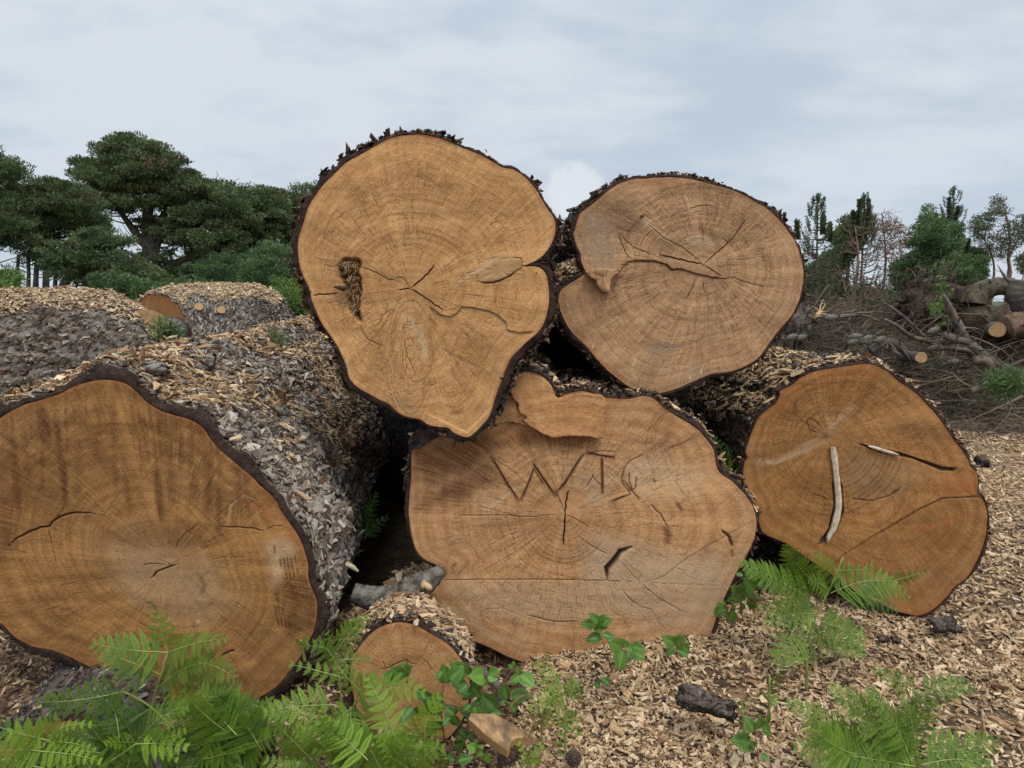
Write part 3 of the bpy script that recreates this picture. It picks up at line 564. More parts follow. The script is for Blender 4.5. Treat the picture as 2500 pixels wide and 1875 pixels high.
def paintB(c):
    z = zB; K = lambda p, w=.0016, v=.85, d=.008, j=.006: c.stroke('crack', z(p), w, v, disp=d, jit=j)
    ellipses(c, z, 1005, 705, 60, 48, 14, .75, .1, 3.1, v=.34, w=.004, wob=.03, seed=5); ellipses(c, z, 1005, 720, 70, 55, 12, .8, 3.3, 6.1, v=.26, w=.004, wob=.03, seed=6)
    K([(1010,712),(1090,640),(1180,560),(1230,500),(1300,400)], 0.0016, 1, .01); K([(1010,712),(900,690),(800,665),(720,650)], 0.0020, 1, .012); K([(1010,712),(1080,760),(1130,790)], 0.0016, .9)
    K([(1010,712),(900,620),(760,540),(640,440)], 0.0012, .8); K([(700,655),(560,600),(450,500)], 0.0012, .8); K([(450,500),(480,590),(530,680)], 0.0014, .8); K([(1190,790),(1300,830),(1430,860)], 0.0012, .8)
    K([(915,345),(1000,330),(1070,328)], 0.0012, .8); K([(590,620),(620,540),(680,490)], 0.0012, .8); K([(960,800),(930,870),(900,940)], 0.0013, .8); K([(1010,820),(1020,900)], 0.0012, .8)
    up = [(245,770),(300,815),(345,888),(390,885),(408,800),(470,740),(520,692),(600,685),(700,692),(770,715),(800,742),(860,740),(940,768),(1050,792),(1150,802),(1220,790)]
    c.poly('disp', z(up+[(1300,500),(700,60),(100,300),(130,760)]), .006, .003, fall=.085, line=z(up[:-2])); c.stroke('crack', z(up[5:]), .0030, .85, disp=0, jit=.008); c.stroke('dark', z(up[4:13]), .006, .5)
    c.poly('red', z([(245,775),(340,740),(440,745),(470,745),(408,805),(390,885),(345,888),(300,815)]), .0, .01)
    for k in range(9): c.stroke('pale', z([(340+k*10, 745), (330+k*8, 880-abs(k-3)*8)]), .003, .6)
    K([(620,390),(600,410)], 0.0043, .8); c.stroke('dark', z([(480,540),(540,470),(600,405),(650,380)]), .010, .6)
    c.poly('dark', z([(320,300),(480,280),(600,420),(520,560),(380,470)]), .35, .06, noise=.1); c.poly('dark', z([(950,230),(1250,250),(1350,500),(1150,470)]), .28, .07, noise=.1)
    c.poly('grey', z([(250,400),(420,420),(460,700),(330,740),(230,620)]), .6, .05, noise=.08); c.poly('dark', z([(700,560),(800,560),(790,640),(700,650)]), .4, .04, noise=.05)
    c.poly('pale', z([(880,560),(900,520),(960,505),(1050,515),(1085,570),(1080,600),(980,585),(930,600)]), .45, .012, noise=.03); c.stroke('pale', z([(560,350),(700,480),(800,560)]), .010, .5)
    c.stroke('dark', z([(930,500),(980,480),(1070,520),(1120,590)]), .014, .45); c.stroke('dark', z([(1330,560),(1400,640),(1480,760)]), .02, .3)
    c.poly('grey', z([(640,1230),(860,1235),(830,1270),(650,1270)]), .7, .02, noise=.05); c.poly('grey', z([(900,1400),(1010,1380),(990,1440),(900,1470)]), .6, .02, noise=.05)
    for (a, b_, q, r_) in ((300,1225,280,1260),(575,1320,540,1390),(540,1420,575,1460),(1000,1390,990,1430),(920,1430,925,1465)): c.stroke('pale', z([(a, b_), (q, r_)]), .004, .9)
    c.poly('red', z([(460,165),(900,150),(1150,210),(900,200),(600,190)]), .35, .02, noise=.03); K([(740,1120),(790,1160)], 0.0007, .5)
    for k in range(60):
        a = math.radians(165+k*2.6+(k % 3)); r0 = 260+(k*97 % 260); x0, y0 = 1010, 712; K([(x0+math.cos(a)*r0, y0-math.sin(a)*r0*.62), (x0+math.cos(a)*(r0+60), y0-math.sin(a)*(r0+60)*.62)], 0.0009, .65, .004, 0)
cut_log('B', 'broad dull brown log end, upper right in the pile, with splintered flap at left', oB, zB([(1010,712)])[0], 3.24, W_B, M_bark2, paintB,
        hills=[(1480, 640, 60, 60, 0, .02)], length=5.0, drift=(.0, .03), scale=-.02, thick=.008, thn=.010, bamp=.014, gmin=.4, seed=5, ncheck=460)
# ---- C
oC = zC([(100,470),(140,440),(200,395),(280,365),(350,330),(450,290),(520,250),(570,180),(625,150),(635,90),(690,62),(750,70),(800,90),(840,130),(872,195),(920,180),(1000,165),(1060,175),(1130,195),(1250,205),(1330,190),(1390,205),(1450,255),(1520,300),(1600,350),(1660,410),(1705,470),(1720,540),(1740,595),(1800,640),(1850,690),(1885,730),(1920,790),(1935,850),(1930,910),(1915,970),(1880,1040),(1840,1110),(1800,1190),(1760,1270),(1720,1370),(1680,1480),(1600,1560),(1400,1620),(1200,1660),(1000,1660),(850,1625),(700,1605),(600,1570),(520,1530),(420,1490),(340,1460),(280,1380),(230,1330),(190,1290),(190,1230),(218,1196),(262,1168),(272,1120),(230,1090),(170,1060),(130,1020),(110,970),(95,900),(85,820),(88,730),(95,640),(95,560)])
def paintC(c):
    z = zC; K = lambda p, w=.0016, v=.85, d=.008, j=.006: c.stroke('crack', z(p), w, v, disp=d, jit=j)
    slab = [(626,158),(632,90),(690,40),(800,60),(872,150),(930,140),(1127,150),(1118,300),(1105,400),(950,394),(870,402),(800,382),(740,348),(690,310),(725,290),(670,262)]
    c.poly('dark', z(slab), .0, .004); pass
    c.stroke('dark', z([(530,335),(620,322),(700,330),(800,385),(870,408),(1100,402)]), .004, .5); c.stroke('red', z([(540,300),(620,290),(700,300)]), .010, .8); c.stroke('dark', z([(690,300),(800,262),(900,240),(960,215)]), .004, .6)  # dark stroke along the slab's lower edge paints the shade of its step
    c.poly('disp', z([(100,470),(150,440),(235,395),(240,330),(100,340),(60,440)]), -.03, .006); c.poly('dark', z([(90,400),(180,340),(280,350),(230,410),(140,470),(80,470)]), .6, .02, noise=.03)
    ellipses(c, z, 915, 800, 50, 60, 13, .42, 3.4, 6.0, v=.42, w=.0035, wob=.03, layer='dark', seed=7); ellipses(c, z, 1290, 1100, 22, 20, 9, .7, v=.38, seed=8); ellipses(c, z, 1340, 1230, 40, 30, 9, .6, 3.2, 6.2, v=.35, seed=9); ellipses(c, z, 1470, 420, 30, 50, 7, .5, 1.2, 4.6, rot=-10, v=.5, seed=10); ellipses(c, z, 915, 800, 70, 62, 12, .5, .2, 2.9, v=.28, w=.004, wob=.03, seed=11)
    # carved letters
    G = lambda p, w, v=.85, d=.016: (c.stroke('dark', z(p), w, v, taper=False), c.stroke('crack', z([(q[0]+2, q[1]) for q in p]), w*.45, .55, disp=d))
    G([(520,515),(560,580),(610,665),(664,742)], .0062); G([(755,562),(725,640),(682,742)], .0052); G([(748,555),(790,620),(862,722)], .0066); G([(745,540),(760,600),(800,660)], .002)
    G([(1012,500),(960,580),(910,660),(872,700)], .0072); G([(1110,520),(1112,610),(1114,705)], .0060); G([(1035,492),(1100,508),(1175,518)], .0070); c.stroke('crack', z([(1030,500),(1100,484),(1188,487)]), .002, .8, disp=.004, jit=.004); G([(1040,500),(1090,500)], .004)
    G([(1330,500),(1260,535),(1232,570),(1215,630),(1222,660),(1250,690),(1262,712),(1180,750)], .0036, .6, .008); G([(1165,752),(1230,722)], .005, .7); G([(1225,640),(1265,690),(1308,735)], .0026, .6); G([(1255,590),(1258,650),(1275,700)], .002); G([(1295,620),(1290,680),(1250,700)], .002)
    c.poly('pale', z([(950,590),(975,545),(1015,505),(1020,540)]), .75, .006)
    c.poly('pale', z([(1235,560),(1290,520),(1400,520),(1560,560),(1700,600),(1640,700),(1480,720),(1320,720),(1260,680)]), .32, .05, noise=.08); c.poly('pale', z([(1240,580),(1330,530),(1420,560),(1360,640),(1270,660)]), .5, .02, noise=.05)
    K([(915,820),(920,760),(935,680)], 0.0024, 1, .016); K([(915,820),(914,900),(906,990)], 0.0026, 1, .016); K([(915,820),(850,822),(720,832),(560,825),(300,825)], 0.0013, .8); K([(915,820),(980,850),(1060,900)], 0.0013, .8)
    K([(985,935),(1060,990),(1150,1035)], 0.0013, .85); K([(1370,765),(1430,830),(1460,890)], 0.0019, .9); c.stroke('dark', z([(1440,870),(1465,930),(1455,990)]), .014, .75)
    K([(680,830),(500,790),(430,760)], 0.0009, .6); K([(860,690),(880,730),(905,790)], 0.0013, .7); K([(360,520),(400,570),(520,650)], 0.0011, .7); K([(480,470),(500,500),(640,590),(700,650)], 0.0010, .6); K([(1050,600),(1060,625),(1020,680)], 0.0014, .8); K([(1060,620),(1110,670)], 0.0014, .8)
    K([(250,1172),(500,1168),(800,1168),(1060,1172),(1310,1180)], 0.0014, .85, .006, .002); K([(1310,1180),(1500,1190),(1700,1198),(1800,1210)], 0.0009, .7, .004, .002)
    K([(1930,850),(1780,930),(1560,1060),(1420,1160),(1310,1182)], 0.0013, .8, .005, .004); K([(1310,1180),(1360,1220),(1420,1270),(1560,1350)], 0.0012, .8); K([(1310,1180),(1240,1100),(1200,1060)], 0.0009, .6); K([(1310,1180),(1320,1130)], 0.0009, .6); K([(1210,1210),(1280,1290),(1390,1340)], 0.0012, .7)
    K([(700,1355),(860,1390),(1010,1388)], 0.0016, .85); K([(430,1150),(600,1050),(740,960),(880,850)], 0.0009, .7, .004, .003); K([(660,1350),(560,1320),(470,1330)], 0.0009, .5)
    gap = [(1270,993),(1205,1010),(1180,1045),(1150,1080),(1125,1105),(1130,1130),(1140,1172),(1150,1120),(1185,1080),(1215,1030),(1262,1002)]
    c.poly('crack', z(gap), .95, .004); c.poly('disp', z(gap), -.03, .006); c.stroke('pale', z([(1290,1000),(1230,1040),(1195,1100)]), .008, .7); c.stroke('grey', z([(1265,1000),(1170,1075),(1135,1150)]), .014, .7)
    c.stroke('crack', z([(1750,900),(1775,925),(1795,950),(1805,1000)]), .006, .9, disp=.01, jit=.01); c.stroke('dark', z([(1800,1000),(1812,1050)]), .006, .7); c.stroke('dark', z([(1500,750),(1550,805)]), .007, .7)
    c.stroke('crack', z([(1385,630),(1400,650)]), .006, .7); c.stroke('crack', z([(1380,595),(1388,600)]), .005, .6); c.stroke('crack', z([(1505,570),(1515,600),(1508,650),(1560,730)]), .0015, .7)
    c.poly('dark', z([(110,490),(480,380),(640,430),(330,620),(100,640)]), .75, .06, noise=.1); c.poly('dark', z([(130,740),(520,560),(560,620),(300,760),(120,830)]), .60, .05, noise=.08); c.stroke('dark', z([(560,420),(760,410),(960,430),(1150,430)]), .035, .7)
    c.stroke('red', z([(480,400),(800,400),(1100,400)]), .02, .35); c.poly('grey', z([(1050,950),(1500,1000),(1860,1060),(1700,1400),(1300,1400),(1000,1250)]), .50, .08, noise=.1); c.poly('grey', z([(950,640),(1200,600),(1100,800)]), .4, .05, noise=.06)
    c.poly('grey', z([(250,1180),(1000,1200),(1200,1400),(500,1380)]), .35, .05, noise=.08); c.poly('dark', z([(1400,480),(1470,290),(1500,300),(1480,400),(1430,500)]), .35, .03, noise=.03); c.stroke('dark', z([(1425,480),(1540,440),(1640,390)]), .004, .6)
    c.stroke('red', z([(250,1165),(270,1120),(300,1080)]), .02, .6); c.stroke('dark', z([(320,1085),(330,1095)]), .012, .6); c.stroke('dark', z([(720,800),(850,700),(980,620)]), .012, .3); c.stroke('pale', z([(470,820),(640,690),(760,640)]), .006, .5)
    for k in range(10): c.stroke('pale', z([(230+k*22, 1240+k*10), (300+k*24, 1330+k*16), (440+k*40, 1420+k*14)]), .003, .4)
    for k in range(90):
        x0 = 330+(k*131 % 900); y0 = 1190+(k*57 % 190); K([(x0, y0), (x0+4-(k % 5)*3, y0+30+(k % 4)*8)], 0.0009, .6, .003, 0)
        if k % 2: K([(x0, y0+15), (x0+35, y0+17)], 0.0007, .5, .003, 0)
    for k in range(70):
        a = math.radians(-20+k*5.1*.8); r0 = 150+(k*83 % 330); K([(915+math.cos(a)*r0, 820-math.sin(a)*r0), (915+math.cos(a+.01)*(r0+55), 820-math.sin(a+.01)*(r0+55))], 0.0010, .65, .004, 0)
cut_log('C', 'wide log end at the bottom of the pile with rough letters carved into it', oC, zC([(915,820)])[0], 3.12, W_C, M_bark2, paintC,
        hills=[(1560, 1420, 90, 80, 0, -.12), (1630, 1090, 60, 70, 30, -.06), (1300, 1010, 70, 40, 0, .03)], length=4.8, drift=(.03, .0), scale=-.03, thick=.006, thn=.015, bamp=.014, gmin=.3, seed=8, ncheck=700)
# ---- D
oD = zD([(700,125),(800,112),(860,118),(900,135),(950,165),(1000,210),(1060,250),(1110,290),(1150,330),(1190,370),(1230,420),(1270,480),(1310,540),(1350,590),(1390,650),(1403,688),(1430,715),(1445,760),(1445,840),(1470,860),(1495,910),(1505,970),(1500,1060),(1485,1130),(1460,1200),(1420,1270),(1370,1330),(1320,1370),(1280,1420),(1230,1470),(1170,1510),(1110,1530),(1050,1520),(980,1500),(900,1460),(800,1420),(700,1350),(600,1280),(500,1210),(420,1160),(370,1120),(300,1090),(240,1060),(215,1000),(215,930),(180,890),(150,850),(130,780),(125,720),(135,660),(150,640),(140,600),(160,540),(185,470),(215,410),(260,370),(310,330),(330,290),(335,262),(400,230),(450,190),(520,155),(600,140)])
def paintD(c):
    z = zD; K = lambda p, w=.0016, v=.85, d=.008, j=.006: c.stroke('crack', z(p), w, v, disp=d, jit=j)
    ellipses(c, z, 620, 540, 60, 60, 14, .45, 4.0, 6.5, v=.42, w=.004, wob=.03, seed=12); ellipses(c, z, 620, 540, 60, 55, 12, .5, .2, 3.8, v=.28, w=.004, wob=.03, seed=13); ellipses(c, z, 530, 450, 16, 12, 3, .5, rot=-40, v=.4, seed=14)
    K([(570,480),(540,440),(500,420),(485,430),(500,480),(560,500)], 0.0013, .8); K([(520,845),(560,855),(600,880)], 0.0016, .8); K([(715,865),(840,882),(900,868),(965,845),(1010,800)], 0.0019, .9)
    K([(600,500),(575,380),(560,250)], 0.0007, .5); K([(620,500),(720,400),(830,270)], 0.0007, .5)
    c.poly('crack', z([(778,562),(800,556),(820,572),(1010,612),(1100,640),(1180,668),(1240,690),(1325,700),(1310,716),(1240,712),(1170,680),(1080,645),(990,625),(900,610),(820,582)]), .9, .003)
    c.poly('disp', z([(778,562),(820,572),(1010,612),(1240,690),(1325,700),(1310,716),(1240,712),(1080,645),(900,610)]), -.02, .004)
    c.poly('crack', z([(640,700),(632,800),(640,900),(625,980),(600,1050),(560,1105),(530,1130),(600,1110),(650,1050),(690,950),(680,800),(665,700)]), .9, .004); c.poly('disp', z([(640,700),(632,800),(640,900),(610,1040),(560,1105),(600,1110),(650,1050),(690,950),(680,800)]), -.03, .006)
    c.stroke('dark', z([(1330,705),(1380,700),(1420,720),(1440,850),(1380,862),(1250,865),(1200,890),(1130,920),(1040,970),(940,1030),(850,1080),(720,1170)]), .004, .75); c.stroke('pale', z([(1240,875),(1380,868),(1470,870)]), .004, .5)
    low = [(1470,858),(1380,862),(1250,868),(1200,893),(1130,925),(1040,975),(940,1035),(850,1085),(700,1180),(560,1300),(900,1600),(1300,1600),(1600,1200),(1560,860)]
    c.poly('disp', z(low), -.006, .004); c.poly('dark', z(low), .18, .03, noise=.04); c.stroke('red', z([(1070,1055),(1160,1040),(1280,1000),(1330,940)]), .010, .7)
    c.poly('red', z([(340,260),(700,110),(900,120),(880,200),(720,180),(520,240),(400,300),(330,380),(260,420)]), .40, .04, noise=.06); c.poly('red', z([(1250,740),(1420,720),(1440,840),(1260,850)]), .6, .02, noise=.03); c.stroke('red', z([(290,480),(285,540)]), .012, .8)
    c.poly('dark', z([(600,330),(660,200),(760,150),(700,350)]), .3, .05, noise=.08); c.poly('dark', z([(740,330),(800,200),(900,180),(820,330),(740,420)]), .35, .04, noise=.08); c.poly('dark', z([(950,400),(1200,440),(1280,560),(1000,520)]), .35, .06, noise=.08)
    c.stroke('dark', z([(420,300),(415,380),(430,420)]), .012, .5); c.stroke('dark', z([(560,510),(610,512)]), .016, .5); c.poly('pale', z([(470,560),(600,500),(640,470),(780,330),(740,350),(630,440),(600,430),(590,340),(600,480),(480,580),(360,630)]), .4, .02, noise=.03)
    c.stroke('pale', z([(150,650),(300,665),(420,620),(560,560),(620,520)]), .012, .45); c.poly('grey', z([(700,600),(1200,680),(1000,860),(720,860)]), .35, .06, noise=.1); c.poly('dark', z([(320,720),(640,720),(600,900),(350,800)]), .25, .05, noise=.05)
    K([(965,845),(975,900),(990,1000)], 0.0010, .5); c.stroke('crack', z([(1015,800),(1000,820),(970,845)]), .004, .8)
cut_log('D', 'orange brown log end far right in the pile, curved pale splinter in its split', oD, zD([(612,520)])[0], 3.50, W_D, M_bark2, paintD,
        hills=[(1990, 1040, 30, 26, 0, .05), (2310, 1290, 120, 60, 35, -.06)], length=5.2, drift=(-.13, -.01), scale=-.015, thick=.006, thn=.009, bamp=.011, seed=11, ncheck=420)
rD = LOGS['D']['root']
# ---- L
oL = np.vstack([zL([(0,940),(60,900),(150,855),(220,835),(350,795),(430,750),(520,720),(620,705),(720,715),(780,740),(830,790),(880,840),(960,890),(1050,920),(1150,950),(1220,1000),(1260,1060),(1320,1130),(1380,1180),(1450,1240),(1510,1290),(1560,1340),(1620,1390),(1660,1440)]),
    zM([(1680,110),(1730,180),(1780,250),(1810,310),(1835,380),(1852,450),(1850,500),(1870,570),(1900,640),(1905,720),(1895,800),(1870,870),(1830,940),(1790,1010),(1730,1090),(1660,1170),(1580,1220),(1500,1255),(1420,1290),(1330,1320),(1200,1320),(1000,1280),(850,1220),(700,1140),(560,1060),(500,1030),(400,985),(300,950),(200,930),(120,890),(60,840),(20,800),(-60,740),(-150,600),(-220,400),(-250,150),(-240,-100),(-180,-250),(-80,-380)])])
def paintL(c):
    z, u = zM, zL; K = lambda p, w=.0016, v=.85, d=.008, j=.006: c.stroke('crack', z(p), w, v, disp=d, jit=j)
    K([(50,330),(100,285),(170,250),(240,215),(290,212),(330,170),(400,140),(500,128),(580,135)], 0.0024, 1, .014); K([(290,215),(298,270),(320,360),(340,440)], 0.0012, .8); K([(320,180),(360,130),(385,70)], 0.0012, .8); K([(580,135),(640,160),(700,210)], 0.0010, .6)
    K([(860,440),(930,432),(985,440)], 0.0014, .85); K([(1075,430),(1000,455),(950,480),(900,525)], 0.0024, 1, .014); K([(1100,400),(1020,430),(940,400)], 0.0007, .5); K([(1320,215),(1450,215),(1590,235)], 0.0019, .8, .012); K([(1590,235),(1640,210),(1700,205)], 0.0012, .6)
    K([(500,0),(560,60),(620,120)], 0.0009, .7); K([(1190,190),(1080,290),(1050,350)], 0.0012, .7); K([(1390,650),(1480,710),(1530,760)], 0.0009, .5); K([(1320,1000),(1360,970),(1410,952)], 0.0036, .9)
    c.stroke('disp', z([(0,0),(1,1)]), .001, 0.)
    # rain and tannin streaks running down the upper half
    for (x0, y0, x1, y1, w_, v_) in ((230,850,290,1150,.028,.75),(310,830,400,1500,.016,.62),(370,1150,390,1500,.013,.7),(60,950,110,1600,.02,.55),(130,920,170,1400,.018,.4),(600,790,560,1300,.02,.35),(660,760,700,1500,.016,.40),(720,1100,780,1560,.015,.4),(850,860,880,1300,.02,.35),(920,1200,970,1620,.014,.65),(1000,1000,1040,1500,.018,.4),(1080,1060,1075,1250,.014,.6),(1120,1100,1180,1480,.02,.35),(1250,1130,1240,1560,.018,.6),(1300,1300,1310,1700,.014,.5),(30,1300,20,1900,.03,.5),(480,1000,450,1500,.022,.38)):
        y0 -= 40; c.stroke('dark', u(catmull([(x0, y0), (x0*.6+x1*.4+8, y0*.6+y1*.4), (x1, y1)], 8, False)), w_, v_)
    gs = np.random.default_rng(6)
    for k in range(90):
        x0 = gs.uniform(-250, 1500); y0 = np.interp(x0, [-250, 0, 330, 620, 830, 1150, 1320, 1500], [1200, 930, 800, 700, 780, 945, 1125, 1275])-10; l_ = gs.uniform(150, 700)*(1 if x0 < 1100 else .5); c.stroke('dark', u([(x0, y0-30), (x0+gs.normal(4, 6), y0+l_*.4), (x0+gs.normal(10, 9), y0+l_)]), gs.choice([.004, .007, .013]), gs.uniform(.12, .45))
    c.poly('dark', z([(-60,-400),(700,-420),(1000,-100),(500,100),(0,250),(-200,200)]), .22, .12, noise=.15); c.poly('red', z([(1560,20),(1650,100),(1740,200),(1800,300),(1700,280),(1560,150),(1480,60)]), .5, .03, noise=.05)
    c.poly('pale', z([(600,350),(900,260),(1200,380),(1400,640),(1200,800),(800,640)]), .26, .09, noise=.12); c.poly('pale', z([(1590,300),(1700,250),(1760,330),(1700,480),(1620,560)]), .4, .03, noise=.05)
    c.poly('dark', z([(1700,500),(1830,480),(1900,640),(1880,820),(1740,900),(1690,700)]), .45, .02, noise=.02); c.poly('dark', z([(0,600),(350,700),(700,1000),(1500,1100),(1700,1150),(1300,1350),(400,1000)]), .20, .08, noise=.1)
    for k in range(26):
        x0 = 1640+(k*37 % 200); y0 = 320+(k*71 % 430); c.stroke('dark', z([(x0, y0), (x0+12, y0+60+(k % 5)*12)]), .0035, .7)
    for q, col_ in ((0, 'dark'), (1, 'pale'), (2, 'dark'), (3, 'dark'), (4, 'dark')): c.stroke(col_, z([(1340+q*26, 215), (1360+q*22, 90-q*4), (1450+q*18, 10+q*12), (1540+q*10, 40+q*20), (1570+q*6, 140)]), .0035, .42)
    c.stroke('dark', z([(1180,480),(1230,560),(1200,640)]), .008, .4); c.stroke('dark', z([(350,705),(440,705)]), .006, .6); c.stroke('pale', z([(1200,770),(1180,790)]), .006, .7)
    for k in range(24):
        a = math.radians(30+k*6.2); r0 = 120+(k*71 % 170); K([(1020+math.cos(a)*r0*1.2, 430-math.sin(a)*r0*.7), (1020+math.cos(a)*(r0+50)*1.2, 430-math.sin(a)*(r0+50)*.7)], 0.0008, .5, .003, 0)
    for k in range(22):   # early rings that read strongly near the pith
        r0 = 60+k*17; c.stroke('dark', z([(1020+math.cos(q)*r0*1.25, 430-math.sin(q)*r0*(.62 if math.sin(q) > 0 else .5)) for q in np.linspace(.15+.02*k, 2.9, 14)]), .0035, .30)
cut_log('L', 'huge brown log end at the left edge with dark rain streaks, ferns in front', oL, zM([(1020,430)])[0], 2.75, W_L, M_bark, paintL,
        hills=[(580, 1235, 45, 40, 0, -.06), (530, 1435, 60, 40, 0, -.04), (115, 1440, 150, 90, 0, .03)], length=4.6, drift=(-.06, .055), scale=-.04, thick=.020, thn=.028, bamp=.024, gmin=.40, seed=14, N=1400, M=240, ncheck=140,
        bulges=[(790, 1360, .42, .10, .16), (680, 1150, .6, .05, .25), (300, 900, .9, .05, .3)], bark_rows=250, fine0=.0065, cell=(.085, .12))
# ---- E
oE = zE([(400,785),(470,785),(540,805),(600,840),(680,885),(740,930),(790,990),(830,1050),(850,1120),(855,1200),(840,1280),(800,1380),(720,1480),(620,1560),(480,1600),(350,1560),(250,1450),(190,1350),(150,1200),(135,1100),(150,1000),(190,930),(240,870),(310,815)])
def paintE(c):
    z = zE; K = lambda p, w=.0015, v=.8, d=.006, j=.005: c.stroke('crack', z(p), w, v, disp=d, jit=j)
    K([(300,1075),(380,1050),(420,1030),(470,1010),(490,1030),(540,1032)]); K([(570,1010),(600,1030),(625,1075)]); K([(470,1000),(480,1060)]); K([(330,1020),(350,1060)]); K([(380,870),(420,790)], 0.0007, .6); K([(440,900),(450,880)], 0.0007, .5)
    c.stroke('red', z([(230,900),(310,835),(440,800),(560,830),(680,905),(780,1010)]), .012, .5); c.stroke('dark', z([(330,1080),(460,1000),(620,1010)]), .02, .3)
cut_log('E', 'small round log end low in the middle, half behind ferns and bramble leaves', oE, zE([(470,1130)])[0], 2.62, W_E, M_bark, paintE, length=.32, drift=(-.05, -.16), thick=.008, thn=.004, bamp=.008, seed=17, N=700, M=120, ncheck=24, bark_rows=70, cell=(.04, .06))
# ---- F
cF = np.array([(330+470*math.cos(a), 1750-370*math.sin(a)*(1+.12*math.cos(a))) for a in np.linspace(0, 2*math.pi, 26, endpoint=False)])
cut_log('F', 'low bearer log under the huge left log, its end mostly hidden behind corner ferns', zM(cF)[::-1], zM([(330,1760)])[0], 2.42, W_D, M_bark2, None, length=1.9, drift=(-.10, .07), thick=.012, thn=.008, bamp=.014, seed=19, N=700, M=90, ncheck=40, bark_rows=130, fine0=.009, cell=(.05, .09))
# ------------------------------------------------------------------ chips on the ground and on the logs
g0 = np.random.default_rng(21)
def ground_chips(n, r0, r1, a0, a1, size, seed, name, label, keep=None, tilt=.42, lift=.016, pw=None):
    g = np.random.default_rng(seed); r = np.exp(g.uniform(math.log(r0), math.log(r1), n)); a = g.uniform(R(a0), R(a1), n)
    x, y = r*np.sin(a), r*np.cos(a)
    if keep is not None:
        k = keep(x, y, g); x, y, r = x[k], y[k], r[k]
    P = np.stack([x, y, gz(x, y)+g.random(len(x))**1.4*lift+.002], 1)
    N = np.tile([0, 0, 1.], (len(x), 1)); return chips(name, label, P, N, size=size*np.clip((r/3.2)**.35, .8, 1.8), tilt=tilt, seed=seed, pw=pw)
def near_keep(x, y, g):
    back = ((np.abs(x+.12) < .17) & (np.abs(y-3.0) < .25)) | (y > 3.5) & (x < 1.25) & (x > -3.5)
    left = ((x < .02-.10*(y-2)) & (y < 2.95)) | ((x < -1.0) & (y < 3.8))
    sparse = left & (g.random(len(x)) > .10)
    n_ = fbm(np.stack([x*2.2, y*2.2, x*0], -1), 31, 3)
    return ~(back | sparse) & (g.random(len(x)) < sstep(.25, .42, n_)*.6+.4)
ground_chips(215000, 1.7, 13.5, -42, 48, .78, 31, 'wood_chips', 'thick litter of pale and brown wood chips covering the ground round the logs', near_keep)
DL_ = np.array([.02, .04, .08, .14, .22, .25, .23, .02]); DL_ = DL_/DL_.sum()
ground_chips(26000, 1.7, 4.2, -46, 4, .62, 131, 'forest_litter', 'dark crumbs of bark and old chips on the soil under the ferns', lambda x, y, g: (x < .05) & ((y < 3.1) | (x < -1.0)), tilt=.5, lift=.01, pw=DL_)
P_ = np.stack([g0.normal(-.43, .17, 5200), g0.normal(3.33, .22, 5200)], 1); P_ = P_[P_[:, 1] > 3.0]
P3 = np.column_stack([P_, gz(P_[:, 0], P_[:, 1])+g0.random(len(P_))*.02])
chips('wood_chip_heap', 'heap of brown chips filling the gap between the huge left log and the carved log', P3, np.tile([0, 0, 1.], (len(P3), 1)), tilt=.5, size=1.05, seed=32)
DK = np.array([.16, .20, .20, .17, .13, .06, .03, .05]); DK = DK/DK.sum()
chips_on_log('L', 'chips_on_log', 'wood chips lying among the grey bark on top of the huge left log', 12500, 41, minz=.46, size=.90, thr=.46, lift=.034, nsc=2.4, lim=(2.78, 6.8), pw=DK)
chips_on_log('D', 'chips_on_log', 'bright wood chips covering the top of the far right log', 9000, 42, minz=.35, size=.95, thr=.30, lift=.022, lim=(3.52, 7))
chips_on_log('C', 'chips_on_log', 'wood chips caught in the notch on top of the carved log', 3500, 43, minz=.3, size=.9, thr=.2, lift=.022, lim=(3.14, 6))
chips_on_log('B', 'chips_on_log', 'wood chips piled in the saddle between the two top logs', 2600, 44, minz=.25, size=1.0, thr=.05, lift=.06, lim=(3.27, 3.8), keep=lambda V: (V[..., 0] < .36) & (V[..., 2] < 1.78))
chips_on_log('E', 'chips_on_log', 'wood chips strewn along the top of the small round log', 900, 45, minz=.35, size=.95, thr=.25, lift=.03)
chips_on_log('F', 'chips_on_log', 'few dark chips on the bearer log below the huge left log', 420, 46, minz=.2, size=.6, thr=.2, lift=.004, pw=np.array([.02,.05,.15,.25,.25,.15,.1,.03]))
# chips on A's rim, a few
chips_on_log('A', 'chips_on_log', 'scattered chips on the back slope of the tall top log', 260, 47, minz=.5, size=.7, thr=.3, lift=.004)
rk = lambda V: sstep(.42, .56, fbm(V*np.array([7, 1, 7]), 5, 2)); flakes('A', 1100, 181, 1.35, (2.975, 3.10), mul=(.52, .36, .29), tilt=.24, lift=.016, maxlen=.048, allround=True, name='rim_bark', keep=rk); flakes('B', 700, 182, 1.2, (3.235, 3.36), mul=(.52, .36, .29), tilt=.24, lift=.010, maxlen=.042, allround=True, name='rim_bark', keep=rk); flakes('C', 900, 183, 1.3, (3.125, 3.25), mul=(.52, .36, .29), tilt=.28, lift=.012, maxlen=.045, allround=True, name='rim_bark', keep=rk); flakes('D', 900, 184, 1.1, (3.505, 3.62), mul=(.52, .36, .29), tilt=.24, lift=.008, maxlen=.04, allround=True, name='rim_bark', keep=rk)
